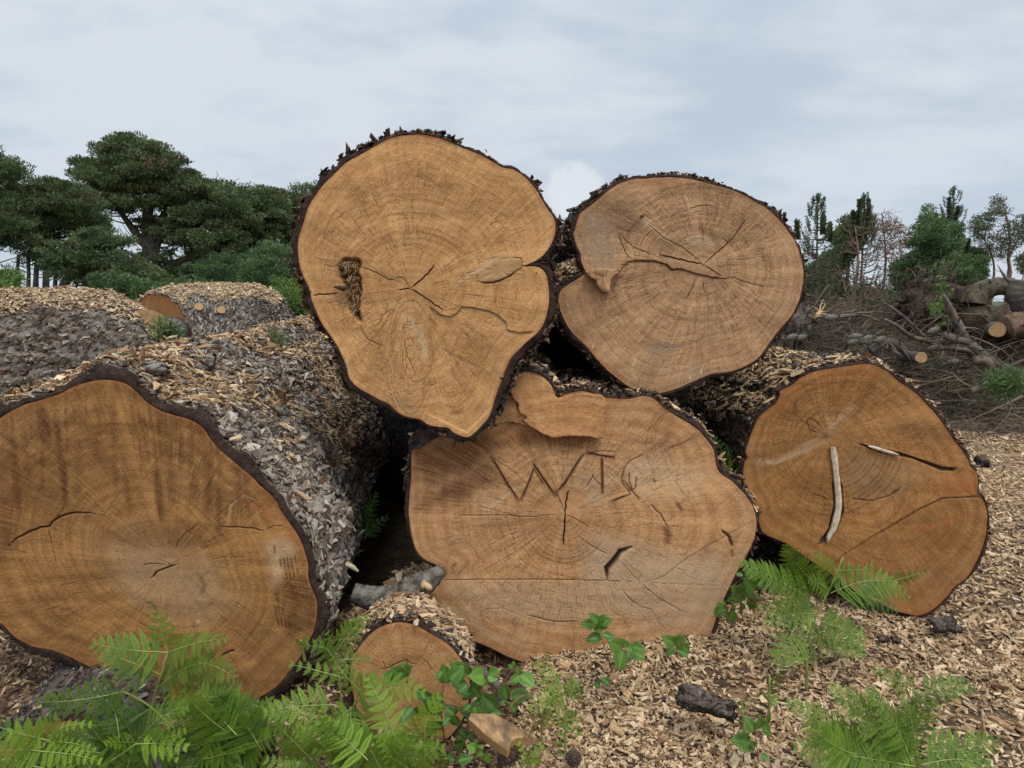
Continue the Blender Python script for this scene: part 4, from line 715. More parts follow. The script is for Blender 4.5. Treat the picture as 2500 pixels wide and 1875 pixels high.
flakes('L', 26000, 81, 1.15, (2.79, 6.5), mul=(1.35, 1.3, 1.22), tilt=.20, lift=.010, maxlen=.075); flakes('A', 6000, 82, .95, (2.99, 6), mul=.42, lift=.02); flakes('B', 4500, 83, .85, (3.25, 6), mul=.38, lift=.016); flakes('C', 3500, 84, .8, (3.13, 6), mul=.40); flakes('D', 5000, 85, .8, (3.51, 6.5), mul=.5); flakes('E', 900, 86, .6, mul=.7); flakes('F', 2600, 87, .7, mul=.45)
# ------------------------------------------------------------------ small wooden things
V2p = lambda pts: np.asarray(pts, float)/.8848
M_lich = plain('lichen_bark', (.045, .035, .028), (.22, .20, .165), 26, .95, .9, .02)
M_raw = plain('raw_split_wood', (.30, .17, .08), (.60, .42, .23), 30, .85, .5, .004, (1, 1, .15))
M_pale = plain('pale_split_wood', (.42, .33, .22), (.62, .52, .38), 40, .8, .4, .003)
M_twig = plain('dead_twig', (.055, .045, .036), (.17, .145, .12), 40, .9, .3, .004)
M_dbark = plain('dark_bark_piece', (.016, .012, .010), (.085, .065, .052), 34, .95, 1.0, .02)
def branch(name, label, cat, pts, Ys, r, m, k=12, lump=.25, n=26, group=None, seed=0):
    P = catmull(at(pts, np.asarray(Ys, float)), n, False); P = P+(np.stack([vnoise(P*14+s_, seed) for s_ in (0, 5, 9)], 1)-.5)*np.mean(r)*.5
    rr = np.interp(np.linspace(0, 1, n), np.linspace(0, 1, len(r)), r); T = Tubes(); T.add(P, rr, k, lump=lump); 
    root = thing(name, label, cat, P[0], group); T.build('stem', m, root); return root, P, rr
rt, P, rr = branch('lichened_branch', 'short crooked lichen-crusted branch between the huge left log and the carved log', 'branch', zE([(150,610),(290,640),(430,620),(540,570),(640,500),(690,460)]), [3.02]*6, [.042, .050, .055, .062, .050, .026], M_lich, 18, .16, 34)
T = Tubes(); q = at(zE([(560, 560), (625, 590)]), 2.96); T.add(catmull(np.vstack([q[0], q.mean(0)+[0, 0, .008], q[1]]), 6, False), [.012, .02, .016, .012, .014, .004], 6, lump=.6); T.build('broken_end', M_raw, rt)
T = Tubes(); g = np.random.default_rng(2)
for k in range(520):
    i = g.integers(6, 27); b = P[i]; dd = nrmz(g.normal(0, 1, 3)+[0, -.7, .7]); s_ = b+dd*rr[i]*.85; e = s_+nrmz(dd+g.normal(0, .6, 3))*g.uniform(.008, .022); T.add([s_, (s_+e)/2+g.normal(0, .002, 3), e], [.0012, .001, .0006], 3, cap=False)
T.build('lichen_tuft', plain('lichen', (.30, .34, .24), (.50, .52, .36), 60), rt)
# a curved pale splinter in D and a second one
def strip(name, pts, Y, wpx, m, parent, thick=.012, prof=None, n=40, out=.0):
    c = catmull(at(pts, Y), n, False); T_ = nrmz(np.gradient(c, axis=0)); S_ = nrmz(np.cross(T_, [0, 1, 0])); u = np.linspace(0, 1, n)
    w_ = wpx*Y/FPX/2*(np.interp(u, *prof) if prof else np.ones(n)); w_ = w_*(1+.14*(vnoise(np.stack([u*18, u*0, u*0], 1), 4)-.5))
    f = np.array([0, -1., 0]); a = c-S_*w_[:, None]+f*out; b = c+S_*w_[:, None]+f*out; mid = c+f*(out+thick*.5)
    V = np.vstack([a, mid, b, b-f*thick, a-f*thick]); i = np.arange(n-1); F = np.vstack([np.stack([p*n+i, q*n+i, q*n+i+1, p*n+i+1], 1) for p, q in ((0, 1), (1, 2), (2, 3), (3, 4), (4, 0))])
    return mk(name, V, F, m, parent, smooth=False)
strip('pale_splinter', zD([(632,580),(640,640),(650,720),(660,820),(665,900),(655,970),(635,1040),(610,1085),(600,1120)]), 3.485, 17, M_pale, rD, prof=([0, .1, .3, .8, .95, 1], [.7, .9, .8, .9, .55, .1]))
strip('pale_splinter', zD([(830,575),(880,588),(940,607),(1000,622)]), 3.488, 9, M_pale, rD, prof=([0, .2, .8, 1], [.3, .9, .9, .2]))
# broken stake between the two top logs
T = Tubes(); c = at(zB([(190,700),(150,600),(120,520),(88,452)]), 3.42); T.add(catmull(c, 9, False), [.022, .022, .02, .019, .018, .017, .015, .010, .003], 6, lump=.35)
c = at(zB([(200,720),(150,650),(90,590),(66,560)]), 3.45); T.add(catmull(c, 7, False), [.016, .018, .017, .014, .010, .007, .003], 5, lump=.4)
T.build('broken_stake', plain('split_stake', (.09, .045, .022), (.34, .20, .10), 30, .85, .6, .006, (1, 1, .2)), label='splintered brown stake poking up between the two top logs', category='stake')
# splinter flap on B
q = zB([(238,762),(262,742),(330,735),(440,742),(470,742),(408,803),(390,885),(368,890),(345,888),(318,850),(300,815),(270,800)])
def slab(name, poly, Y, thick, m, parent, wob=.002, **kw):
    c = catmull(at(poly, Y), 90); n = len(c); c = c+(np.stack([vnoise(c*60+s_, 3) for s_ in (0, 5, 9)], 1)-.5)*wob*3; ctr = c.mean(0); rings_ = []
    for k, s_ in enumerate((0, .35, .7, .97, 1.0)):
        v = ctr+(c-ctr)*s_ if s_ else np.repeat(ctr[None], n, 0); v = v+np.array([0, -thick*(1 if s_ < 1 else .75), 0]); v[:, 1] += (vnoise(v*np.array([70, 0, 25]), 8)-.5)*thick*.5*(s_ > 0); rings_.append(v)
    rings_.append(c+np.array([0, thick*.3, 0])); V = np.stack(rings_, 1); m_ = len(rings_)
    fl = V.reshape(-1, 3); return mk(name, fl, grid_faces(n, m_, True), m, parent, attrs=dict(pol=np.column_stack([fl[:, 0]*0+1, fl[:, 0]*0, fl[:, 2]*1.0])), **kw)
slab('splinter_flap', q, 3.222, .022, plain('torn_flap', (.32, .16, .075), (.52, .31, .16), 1, .85, .6, .004, (70, 4, 7)), LOGS['B']['root'])
def proud(key, name, poly, out, m, seed=0, rough=.006, n=260, mm=34, cpt=None):
    """a piece of the sawn end left standing proud of the rest, with its own broken edge"""
    D = LOGS[key]; c = catmull(D['conv'](np.asarray(poly)), n); c = c+(np.stack([vnoise(np.stack([c[:, 0]*70, c[:, 1]*70, c[:, 0]*0+k], 1), seed) for k in (1, 6)], 1)-.5)*.005; ct = D['conv'](cpt)[0] if cpt is not None else c.mean(0); s_ = np.linspace(0, 1, mm)
    P = ct+(c-ct)[:, None]*s_[None, :, None]; back = np.repeat(c[:, None], 5, 1); P = np.concatenate([P, back], 1); M_ = mm+5; dep = np.concatenate([np.full(mm, out), out-np.linspace(.12, 1.3, 5)*out])[None]*np.ones((n, 1))
    q = np.stack([P[..., 0]*9, P[..., 1]*22, P[..., 0]*0+seed], -1); dep[:, :mm] += (fbm(q[:, :mm], seed, 4)-.5)*rough*2; dep[:, mm:] += (fbm(q[:, mm:]*4+np.linspace(0, 3, 5)[None, :, None], seed, 2)-.5)*rough; dep[:, mm-1] -= .003
    O = D['O']; V = np.stack([O[0]+P[..., 0], O[1]-dep, O[2]+P[..., 1]], -1).reshape(-1, 3); f2 = P.reshape(-1, 2); th = np.arctan2(f2[:, 1], f2[:, 0]); z0 = np.zeros(len(f2)); sd = np.zeros((n, M_)); sd[:, mm:] = .35
    return mk(name, V, grid_faces(n, M_, True), m, D['root'], attrs=dict(pol=np.stack([np.cos(th), np.sin(th), np.hypot(*f2.T)], 1), crack=z0, dark=sd.ravel(), pale=z0, red=z0, grey=z0))
W_S = wood('torn_slab_wood', (.57, .30, .125), (.42, .20, .075), greyf=.15, streak=.15)
proud('C', 'proud_slab', zC([(626,158),(634,112),(655,80),(700,66),(760,76),(800,92),(840,132),(858,170),(870,197),(895,192),(930,183),(1000,168),(1060,177),(1124,196),(1119,300),(1106,398),(1040,398),(950,392),(870,402),(835,398),(790,380),(740,350),(712,330),(692,312),(712,300),(700,285),(672,268),(664,230),(642,196)]), .042, W_S, 3, cpt=zC([(850,270)]))
proud('C', 'lower_slab', zC([(515,338),(522,300),(545,255),(565,215),(610,180),(650,205),(668,262),(705,290),(720,318),(745,352),(700,338),(640,326),(580,326)]), .022, W_C, 4, cpt=zC([(640,285)]))
proud('C', 'bark_shoulder', zC([(88,455),(84,420),(110,385),(160,350),(230,345),(290,360),(270,385),(200,425),(140,462)]), .012, M_dbark, 6, rough=.02)
# knot plug of A
slab('knot', zA([(1203,730),(1190,710),(1150,708),(1095,717),(1040,747),(995,785),(985,812),(1010,825),(1070,822),(1120,804),(1170,772),(1198,748)]), 2.979, .003, plain('knot_wood', (.36, .215, .09), (.48, .285, .125), 12, .8, .3, .003, (1, 1, 3)), LOGS['A']['root'])
# torn fibres hanging in the rotten pocket of A
T = Tubes(); g = np.random.default_rng(5)
for k in range(260):
    cx, cy = (g.uniform(295, 395), g.uniform(722, 760)) if k < 130 else (g.uniform(320, 400), g.uniform(760, 1010))
    p = at(zA([(cx, cy)]), 2.985+g.random()*.03)[0]; T.add([p, p+g.normal(0, .008, 3)+[0, -.008, -.004], p+g.normal(0, .014, 3)+[0, -.014, -.012]], [.0022, .0018, .0006], 3, a=g.random(), cap=False)
T.build('torn_fibres', plain('torn_fibre', (.10, .045, .02), (.42, .27, .13), 60, tone=(.5, .33, .17)), LOGS['A']['root'])
q = at(zA([(275, 850), (320, 862), (345, 850)]), 2.965); T = Tubes(); T.add(q, [.003, .012, .004], 5, lump=.5); T.build('bark_flake', M_dbark, LOGS['A']['root'])
# loose bark plates along the top of L
def plate(parent, c, n, u, L_, Wd, th, m, seed, name='bark_plate', curl=.2):
    g = np.random.default_rng(seed); N1, N2 = 70, 36; a = np.linspace(-1, 1, N1); b = np.linspace(-1, 1, N2); A, B = np.meshgrid(a, b, indexing='ij')
    n = nrmz(n); u = nrmz(u-n*(u@n)); v = np.cross(n, u); ed = 1+.35*(fbm(np.stack([A*2+seed, B*0, A*0], -1), seed, 3)-.5)*2
    X = A*L_/2*(1+.25*(fbm(np.stack([B*2+seed, B*0, A*0], -1), seed+2, 2)-.5)); Yv = B*Wd/2*ed; q3 = np.stack([X, Yv, X*0+seed], -1); bh, _c = barkh(q3*1.3, (.05, .035, .05), seed, (14, 22, 9)); edge = np.minimum(1-np.abs(A), 1-np.abs(B)); jag = sstep(0, .22, edge+.30*(fbm(q3*40, seed, 3)-.5)); h = th*(.15+1.35*bh)*jag-curl*Wd*B**2*.3-th*.5*(1-jag)
    c = np.asarray(c); top = c+X[..., None]*u+Yv[..., None]*v+h[..., None]*n; bot = c+X[..., None]*.96*u+Yv[..., None]*.96*v+(h-th)[..., None]*n
    V = np.vstack([top.reshape(-1, 3), bot.reshape(-1, 3)]); F = grid_faces(N1, N2); K = N1*N2; per = [i*N2 for i in range(N1)]+[(N1-1)*N2+j for j in range(1, N2)]+[i*N2+N2-1 for i in range(N1-2, -1, -1)]+[j for j in range(N2-2, 0, -1)]
    per = np.array(per); p2 = np.roll(per, -1); F = np.vstack([F, F[:, ::-1]+K, np.stack([per, per+K, p2+K, p2], 1)])
    hh = np.concatenate([(bh*jag).ravel(), np.full(K, .1)]); return mk(name, V, F, m, parent, attrs=dict(h=hh, cell=hh*0+.2, cut=np.concatenate([np.zeros(K), np.ones(K)*.7])))
DL = LOGS['L']
def on_log(D, px, py):
    """the bark vertex of log D that shows nearest to this pixel"""
    V = D['V']; d = V-EYE; cp, sp = math.cos(PITCH), math.sin(PITCH); dep = d[..., 1]*cp-d[..., 2]*sp; up = d[..., 1]*sp+d[..., 2]*cp
    X = W0/2+FPX*d[..., 0]/dep; Yp = H0/2-FPX*up/dep; e = (X-px)**2+(Yp-py)**2+np.where((D['N']*d).sum(-1) < 0, 0, 1e7)+dep*60
    i = np.unravel_index(np.argmin(e), e.shape); return V[i], D['rad'][i]
for k, (px, py, L_, Wd, ang) in enumerate([(800,625,.34,.10,.3),(1060,690,.14,.16,1.2),(1180,560,.22,.13,.2),(1290,680,.14,.12,.8),(1240,730,.18,.10,.2),(1330,640,.16,.08,.3),(1440,930,.28,.11,.15),(1560,900,.14,.10,.3),(1670,780,.09,.20,1.0),(1370,530,.14,.10,.5),(1180,800,.20,.14,.3),(1560,690,.16,.08,.2),(1090,760,.14,.12,.4),(1330,790,.16,.10,.2),(1690,930,.12,.12,.5),(1000,555,.16,.08,.3)]):
    c, n = on_log(DL, *zL([(px, py)])[0]); th_ = ang; u = np.array([math.cos(th_), math.sin(th_), .1]); plate(DL['root'], c+n*.010, n+np.array([0, -.1, .15]), u, L_*.75, Wd*1.25, .010, M_bark, 60+k)
# pale broken twig stub and knob on the flank of L
T = Tubes(); c = at(zM([(2075, 430), (2120, 455), (2150, 480)]), 3.05); T.add(c, [.014, .012, .004], 6, lump=.6); T.build('broken_stub', M_pale, DL['root'])
T = Tubes(); c = at(zL([(1515, 1085), (1600, 1050), (1660, 1020), (1700, 990)]), 3.1); T.add(catmull(c, 14, False), np.linspace(.006, .003, 14), 5); T.build('thin_twig', M_lich, label='thin pale twig lying on the grey bark of the huge left log', category='twig')
# cones: small scaled ovals
def cone(name, label, c, L_, axis, m, group=None, ns=70, seed=0):
    g = np.random.default_rng(seed); ax = nrmz(axis); u = nrmz(np.cross(ax, [.3, .1, 1])); v = np.cross(ax, u); V = []; F = []; n = 0
    T = Tubes(); tt = np.linspace(0, 1, 7); T.add([c+ax*L_*(t_-.5) for t_ in tt], L_*.26*np.sin(np.clip(tt*.9+.08, 0, 1)*math.pi)**.7, 8); V.append(np.vstack(T.V)); F3 = [f[:, [0, 1, 2]] for f in T.F]+[f[:, [0, 2, 3]] for f in T.F if f.shape[1] == 4]; n = T.n
    for k in range(ns):
        t_ = (k+.5)/ns; a = k*2.39996; rad_ = L_*.30*math.sin(min(1, t_*.9+.08)*math.pi)**.7; dr = u*math.cos(a)+v*math.sin(a); tn = np.cross(ax, dr); s_ = L_*.10
        b = c+ax*L_*(t_-.5)+dr*rad_; tip = b+dr*s_*.8+ax*s_*.6; V.append(np.array([b-tn*s_*.7-ax*s_*.2, b+tn*s_*.7-ax*s_*.2, tip+tn*s_*.35, tip-tn*s_*.35, b-dr*s_*.3+ax*s_*.9])); F3 += [np.array([[n, n+1, n+2], [n, n+2, n+3], [n+3, n+2, n+4]])]; n += 5
    return mk(name, np.vstack(V), np.vstack(F3), m, smooth=False, label=label, category='pine cone', group=group)
M_cone = plain('pine_cone', (.035, .022, .016), (.15, .10, .07), 60, .8, .4, .003); M_coneg = plain('pine_cone_grey', (.10, .09, .08), (.26, .24, .21), 50, .85, .4, .003)
c = at1(*zE([(1090, 1590)])[0], 2.30); cone('pine_cone', 'dark closed pine cone at the tip of the wedge offcut, bottom edge', c, .085, (.9, .2, .3), M_cone, seed=1, ns=90)
c = at1(*zE([(1475, 1600)])[0], 2.36); cone('pine_cone', 'open pine cone seen end-on among the chips at the bottom edge', c, .075, (.1, -.8, .6), M_cone, seed=2, ns=90)
c, n_ = on_log(DL, *zL([(1530, 405)])[0]); cone('pine_cone', 'pine cone lying in the chips on top of the huge left log', c+n_*.03, .06, (.3, -.2, 1), M_cone, seed=3)
# wedge offcut
Y = 2.28; pw_ = zE([(845,1365),(862,1330),(1000,1335),(1080,1375),(1180,1440),(1220,1470),(1130,1480),(1095,1505),(1080,1555),(960,1470)])
top = at(pw_, np.array([2.24, 2.30, 2.34, 2.36, 2.38, 2.37, 2.30, 2.27, 2.235, 2.235])); 
bot = top+np.array([0, .035, -.05]); n = len(top); ctr = top.mean(0)+np.array([0, 0, .006]); V = np.vstack([top, bot, ctr[None]]); i = np.arange(n); j = (i+1) % n
rw = thing('wood_offcut', 'triangular sawn offcut with dirty face lying in the ferns and brambles at bottom centre', 'offcut', bot.min(0))
M_off = plain('offcut_face', (.13, .085, .05), (.56, .34, .15), 11, .85, .5, .003)
mk('sawn_face', V, np.stack([i, j, np.full(n, 2*n)], 1), M_off, rw, smooth=False)
mk('sawn_edge', np.vstack([top-[0, 0, .001], bot]), np.stack([i, i+n, j+n, j], 1), plain('offcut_edge', (.50, .30, .11), (.66, .43, .19), 60, .8, .4, .003, (1, 1, 6)), rw, smooth=False)
# bark pieces on the chips
def bark_piece(label, pts, Y, L_, Wd, seed, u=(1, .1, -.1), n=(0, -.5, 1), th=.03):
    c = at1(*pts, Y); c[2] = max(c[2], float(gz(c[0], c[1]))+.01); o = plate(None, c, np.array(n, float), np.array(u, float), L_, Wd, th, M_bark2, seed, 'bark_piece'); o['label'] = label; o['category'] = 'bark'
z8 = Z(1600, 1200, 2.4578)
bark_piece('thick dark curved slab of bark lying on the chips at bottom centre right', z8([(310, 1255)])[0], 2.50, .22, .085, 71, (1, -.3, -.2), (0, -.55, .8), .016)
bark_piece('rotting bark chunk just right of the bottom of the far right log', z8([(1740, 790)])[0], 3.30, .13, .08, 72, th=.010)
bark_piece('small dark bark scrap on the chips beyond the far right log', z8([(1965, -190)])[0], 4.3, .07, .07, 73, th=.02)
bark_piece('two tone scrap of bark among chips below the far right log', z8([(1370, 880)])[0], 3.02, .05, .03, 74, th=.006)
bark_piece('round black bark crumb beside the two tone scrap', z8([(1445, 885)])[0], 3.0, .04, .03, 75, th=.007)
bark_piece('weathered root stub among ferns at bottom left of centre', zM([(1500, 1480)])[0], 2.36, .16, .10, 76, th=.03)
T = Tubes(); c = at(zE([(925, 1055), (960, 1110), (1020, 1180), (1040, 1240)]), 2.52); T.add(catmull(c, 14, False), np.interp(np.linspace(0, 1, 14), [0, .5, 1], [.008, .018, .02]), 9, lump=.25)
T.build('old_stick', M_twig, label='grey broken stick leaning in the brambles beside the small round log', category='stick')
T = Tubes(); c = at(zM([(890, 1545), (930, 1610), (965, 1690)]), 2.05); T.add(catmull(c, 8, False), np.linspace(.008, .012, 8), 8, lump=.25); T.build('old_stick', M_twig, label='grey broken stick poking up through the ferns at the bottom left', category='stick')
for k, (pts, Y, l_) in enumerate([([(1080,1340),(1130,1250),(1290,1180)], 2.4, 'dead brown fern stalk crossing behind the wedge offcut')]):
    T = Tubes(); T.add(catmull(at(zE(pts), Y), 8, False), .0028, 5); T.build('dead_stalk', plain('dead_stalk', (.20, .10, .05), (.36, .2, .1), 30), label=l_, category='stalk')
# tall splinters standing by the small log
T = Tubes()
for a, b_ in (((620,720),(625,655)),((632,722),(636,665)),((728,760),(668,712)),((745,800),(700,740)),((785,890),(775,845)),((812,915),(805,870))):
    T.add(at(zE([a, b_]), [3.0, 2.98]), [.006, .004], 4, lump=.3)
T.build('wood_splinters', M_pale, label='few upright pale splinters at the lower left corner of the carved log', category='splinters')

# logs added across the stack to block light, so the gaps turn dark
M_shade = barkmat('shade_black_bark', hi=(.035, .030, .025), lo=(.006, .005, .004), brown=(.016, .012, .009), lichen=.03, green=.03)  # near-black colour stands in for the deep shade inside the gaps
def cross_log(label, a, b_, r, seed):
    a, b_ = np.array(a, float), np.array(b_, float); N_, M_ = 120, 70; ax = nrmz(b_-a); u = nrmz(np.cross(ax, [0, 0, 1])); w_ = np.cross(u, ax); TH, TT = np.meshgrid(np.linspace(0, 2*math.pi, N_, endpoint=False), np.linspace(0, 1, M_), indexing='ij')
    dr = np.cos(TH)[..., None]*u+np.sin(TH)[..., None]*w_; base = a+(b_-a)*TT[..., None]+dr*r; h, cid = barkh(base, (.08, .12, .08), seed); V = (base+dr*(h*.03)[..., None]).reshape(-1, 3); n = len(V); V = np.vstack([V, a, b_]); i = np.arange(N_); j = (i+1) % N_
    root = thing('gap_blocker_log', label, 'log', (a+b_)/2-[0, 0, r]); mk('bark', V, [grid_faces(N_, M_, True), np.vstack([np.stack([j*M_, i*M_, i*0+n], 1), np.stack([i*M_+M_-1, j*M_+M_-1, i*0+n+1], 1)])], M_shade, root, attrs=dict(h=np.append(h.ravel(), [0, 0]), cell=np.append(cid.ravel(), [0, 0]), cut=np.zeros(n+2)))
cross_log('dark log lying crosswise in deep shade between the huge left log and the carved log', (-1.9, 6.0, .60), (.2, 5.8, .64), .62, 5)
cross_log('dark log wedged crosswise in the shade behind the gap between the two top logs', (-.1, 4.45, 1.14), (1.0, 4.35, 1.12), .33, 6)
# ------------------------------------------------------------------ ferns
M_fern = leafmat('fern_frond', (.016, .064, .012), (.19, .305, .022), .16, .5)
M_fdead = leafmat('dead_fern', (.10, .045, .02), (.20, .10, .05), .1, .8)
M_stem = plain('fern_stem', (.14, .20, .04), (.30, .34, .10), 20, .5, 0)
class Leafs:
    def __init__(s): s.V = []; s.T = []; s.F = []; s.n = 0
    def quads(s, V, tone):
        k = len(V); s.V.append(V.reshape(-1, 3)); s.T.append(np.repeat(tone, 4)); s.F.append((np.arange(k)[:, None]*4+np.arange(4)[None])+s.n); s.n += 4*k
    def build(s, name, m, parent): return mk(name, np.vstack(s.V), np.vstack(s.F), m, parent, attrs={'tone': np.concatenate(s.T)}, smooth=False)
def blade(LF, ST, b, t_, hw, nrm, tone, g, arch=.06, droop=.06, sp=.0235, shape='tri', one=None, psp=.0052):
    b, t_ = np.asarray(b, float), np.asarray(t_, float); L = np.linalg.norm(t_-b); nn = nrmz(nrm); n = max(int(L/sp), 5); u = np.linspace(0, 1, n*3)
    pos = b+(t_-b)*u[:, None]+nn*(arch*L*4*u*(1-u))[:, None]+np.array([0, 0, -1])*(droop*L*(u**3-u))[:, None]
    side0 = nrmz(np.cross(nn, t_-b)); pos = pos+side0*(g.normal(0, .04)*L*np.sin(u*math.pi))[:, None]
    D = nrmz(np.gradient(pos, axis=0)); ST.add(pos[::3], np.linspace(.0024, .0007, len(pos[::3])), 4, cap=False)
    for i in range(1, n):
        ui = (i+.3)/n; k = min(int(ui*len(u)), len(u)-1); d = D[k]; sd = nrmz(np.cross(nn, d)); nl = nrmz(np.cross(d, sd))
        if shape == 'tri': pr = 1.12*(1-ui)**.62*(.72+.28*min(1, ui/.12))+.02
        else: pr = math.sin(min(1, ui*.9+.12)*math.pi)**.6
        for sg in (-1, 1):
            if one and sg*one < 0: continue
            l = hw*pr*g.uniform(.9, 1.08)
            if l < .006: continue
            m = max(int(l/psp), 3); be = R(18+22*ui+g.normal(0, 3)); pd = nrmz(sd*sg*math.cos(be)+d*math.sin(be)+nl*g.normal(.02, .05)); v = (np.arange(m)+.5)/m
            st = pos[k]; curve = -nl*.12*l+np.array([0, 0, -1])*.10*l; P = st+pd*(v*l)[:, None]+curve*(v**2)[:, None]; pn = nrmz(np.cross(pd, sd*sg*.001+d)); tr = nrmz(np.cross(nl, pd))
            ql = min(.15*l+.0056, .0138)*np.clip(1.06-v**2.3, .08, 1)*g.uniform(.9, 1.1, m); w_ = psp*.56
            tn = np.clip(tone+g.normal(0, .10)+.12*v+g.normal(0, .03, m), 0, 1)
            for s2 in (-1, 1):
                qd = nrmz(tr*s2+pd*.38+nl*g.normal(-.05, .12)); B_ = P; tip = B_+qd*ql[:, None]; mid = B_+qd*ql[:, None]*.45-nl*.0006
                LF.quads(np.stack([B_-pd*w_*.55, mid-pd*w_, tip, mid+pd*w_], 1), tn)
            e = P[-1]+pd*.006; ww = .0011; LF.quads(np.array([[st-tr*ww, e-tr*ww*.3, e+tr*ww*.3, st+tr*ww]]), np.array([min(1, tone+.2)]))
def fern(label, cs, blades, stems, Y=2.3, seed=0, group='green bracken ferns', mat_=None, hz=1., name='fern'):
    """blades: (bx,by,tx,ty,halfwidth px, tone[, dYbase, dYtip]) in crop coordinates; all of it stands at about distance Y"""
    g = np.random.default_rng(seed); LFS = []; ST = Tubes(); sc = cs([(1, 0)])[0][0]-cs([(0, 0)])[0][0]; low = []
    for bl in blades:
        bx, by, tx, ty, hw, tone = bl[:6]; d0, d1 = bl[6:8] if len(bl) > 6 else (g.normal(0, .03), g.normal(-.04, .05)); op = bl[8] if len(bl) > 8 else {}
        P = at(cs([(bx, by), (tx, ty)]), np.array([Y+d0, Y+d1])); LF = Leafs(); LFS.append(LF); nn = np.array([g.normal(0, .3), -.8, .62+g.normal(0, .2)]); blade(LF, ST, P[0], P[1], hw*sc*Y/FPX, nn, tone*1.0-.04+(.0 if len(bl) < 8 else .0), g, arch=g.uniform(.02, .09), **op); low.append(P[0])
    for st in stems:
        P = catmull(at(cs(st[0]), np.linspace(Y+.02, Y, len(st[0]))), 12, False); ST.add(P, np.linspace(st[1]*1.25, st[1], 12), 6); low.append(P[0])
    low = np.array(low); root = thing(name, label, 'fern', low[np.argmin(low[:, 2])], group); [l_.build('frond', mat_ or M_fern, root) for l_ in LFS]; ST.build('stalk', M_stem, root); return root
q1 = Z(0, 1500, 4.424); q4 = Z(600, 1400, 4.424); q3 = Z(1700, 1300, 3.687); q2 = Z(1100, 1550, 5.53)
one = lambda s_: dict(one=s_)
fern('tall fern with a curled tip reaching over the middle of the huge left log', q1, [(1810,410,1700,-40,230,.45),(1700,-40,1560,-170,60,.5),(1810,410,980,310,300,.42),(1740,655,1120,430,330,.33),(1815,420,2480,260,250,.42),(1745,650,2560,700,330,.36),(1700,800,2300,520,230,.35)], [([(1600,1400),(1640,1000),(1735,670),(1810,410)], .0035)], 2.24, 1)
fern('dark green fern arching to the left below the huge left log end', q1, [(1340,830,380,945,290,.30),(1560,1310,700,1330,330,.16,.12,.10),(1640,1010,1180,1380,260,.25,.08,.05),(1330,830,1150,1200,200,.2,.1,.1)], [([(1900,1250),(1600,980),(1330,830)], .003)], 2.20, 2)
fern('bright fern with fanned fronds right of the curled fern below the huge left log', q1, [(2560,1500,1780,880,290,.62),(2500,1300,1960,800,220,.5),(2600,1600,2900,900,260,.5),(2450,1500,2050,1600,220,.6),(2300,1700,2700,1350,240,.45),(2560,1500,3100,1250,240,.55),(2900,1800,2200,1500,260,.5)], [([(2700,1900),(2560,1500)], .003)], 2.14, 3)
fern('very bright yellow green young fern frond at bottom left', q1, [(1480,1400,2050,1440,210,.97),(1500,1330,2030,1250,160,.97),(1560,1410,1950,1590,90,.97),(1500,1400,1120,1400,170,.75)], [([(1050,1680),(1300,1520),(1480,1390)], .003)], 2.03, 4)
fern('bright close fern spilling over the bottom left corner', q1, [(430,1480,1120,1600,160,.85),(470,1390,1060,1480,120,.85),(520,1320,1110,1220,90,.88),(500,1480,-300,1560,330,.68),(520,1380,80,1290,260,.72),(600,1560,-200,1830,330,.7),(600,1420,620,1130,200,.6),(360,1640,900,1800,240,.7),(250,1900,-100,1500,300,.65)], [([(300,1900),(400,1600),(480,1400)], .0035)], 2.0, 5)
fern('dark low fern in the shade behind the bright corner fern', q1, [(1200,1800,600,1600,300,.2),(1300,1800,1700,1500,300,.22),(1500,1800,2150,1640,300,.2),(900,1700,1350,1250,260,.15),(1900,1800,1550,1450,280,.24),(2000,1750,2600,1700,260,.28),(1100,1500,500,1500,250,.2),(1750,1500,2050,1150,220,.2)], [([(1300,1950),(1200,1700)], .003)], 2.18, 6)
fern('upright fern in the gap between the huge left log and the small round log', q4, [(980,830,1250,470,230,.50),(960,870,630,790,150,.42),(985,930,1375,920,120,.48),(1000,1040,1430,1110,110,.5),(960,900,870,620,120,.48),(1100,700,1330,460,120,.5),(1000,1000,760,690,160,.4)], [([(1060,1600),(1000,1060),(980,860)], .003)], 2.44, 7)
fern('broad light green fern in front of the lower left of the small round log', q4, [(960,1420,180,1510,290,.62),(1060,1130,440,975,140,.5),(1180,1400,1960,1300,290,.60,0,-.05),(1190,1390,1440,1080,210,.5),(1240,1270,920,900,150,.45),(1130,1440,1120,1900,240,.55),(1150,1450,800,1750,240,.45)], [([(1050,2000),(1110,1600),(1180,1390)], .003)], 2.22, 8)
fern('pale curly ferns crowding the bottom edge below the small round log', q4, [(1500,2200,1230,1650,260,.62),(1550,2150,1850,1500,220,.64),(1700,2200,2100,1850,240,.6),(1300,2200,820,1800,270,.55),(1000,2100,500,1700,260,.5),(1900,2200,1500,1950,250,.55),(900,2200,200,2000,260,.5),(700,2000,300,1600,220,.45),(1400,2000,1700,1750,200,.62),(2000,2300,1900,1900,160,.7)], [([(1500,2400),(1500,2100)], .003)], 2.12, 9)
fern('fern with a hooked young tip beside the left edge of the small round log', q4, [(610,800,520,690,40,.6),(615,780,700,670,40,.6)], [([(640,950),(620,860),(605,780),(600,720)], .0045)], 2.5, 10)
fern('fern standing between the bramble and the chip bed at bottom centre', zE, [(1390,1215,1240,1020,120,.60),(1300,1060,1330,960,60,.7),(1440,1190,1195,1310,90,.62),(1440,1230,1265,1420,120,.55),(1440,1250,1490,1130,90,.38),(1450,1260,1540,1180,80,.3),(1425,1300,1510,1480,90,.5),(1440,1350,1390,1600,60,.45)], [([(1425,1640),(1425,1350),(1440,1240),(1390,1215)], .003)], 2.42, 11)
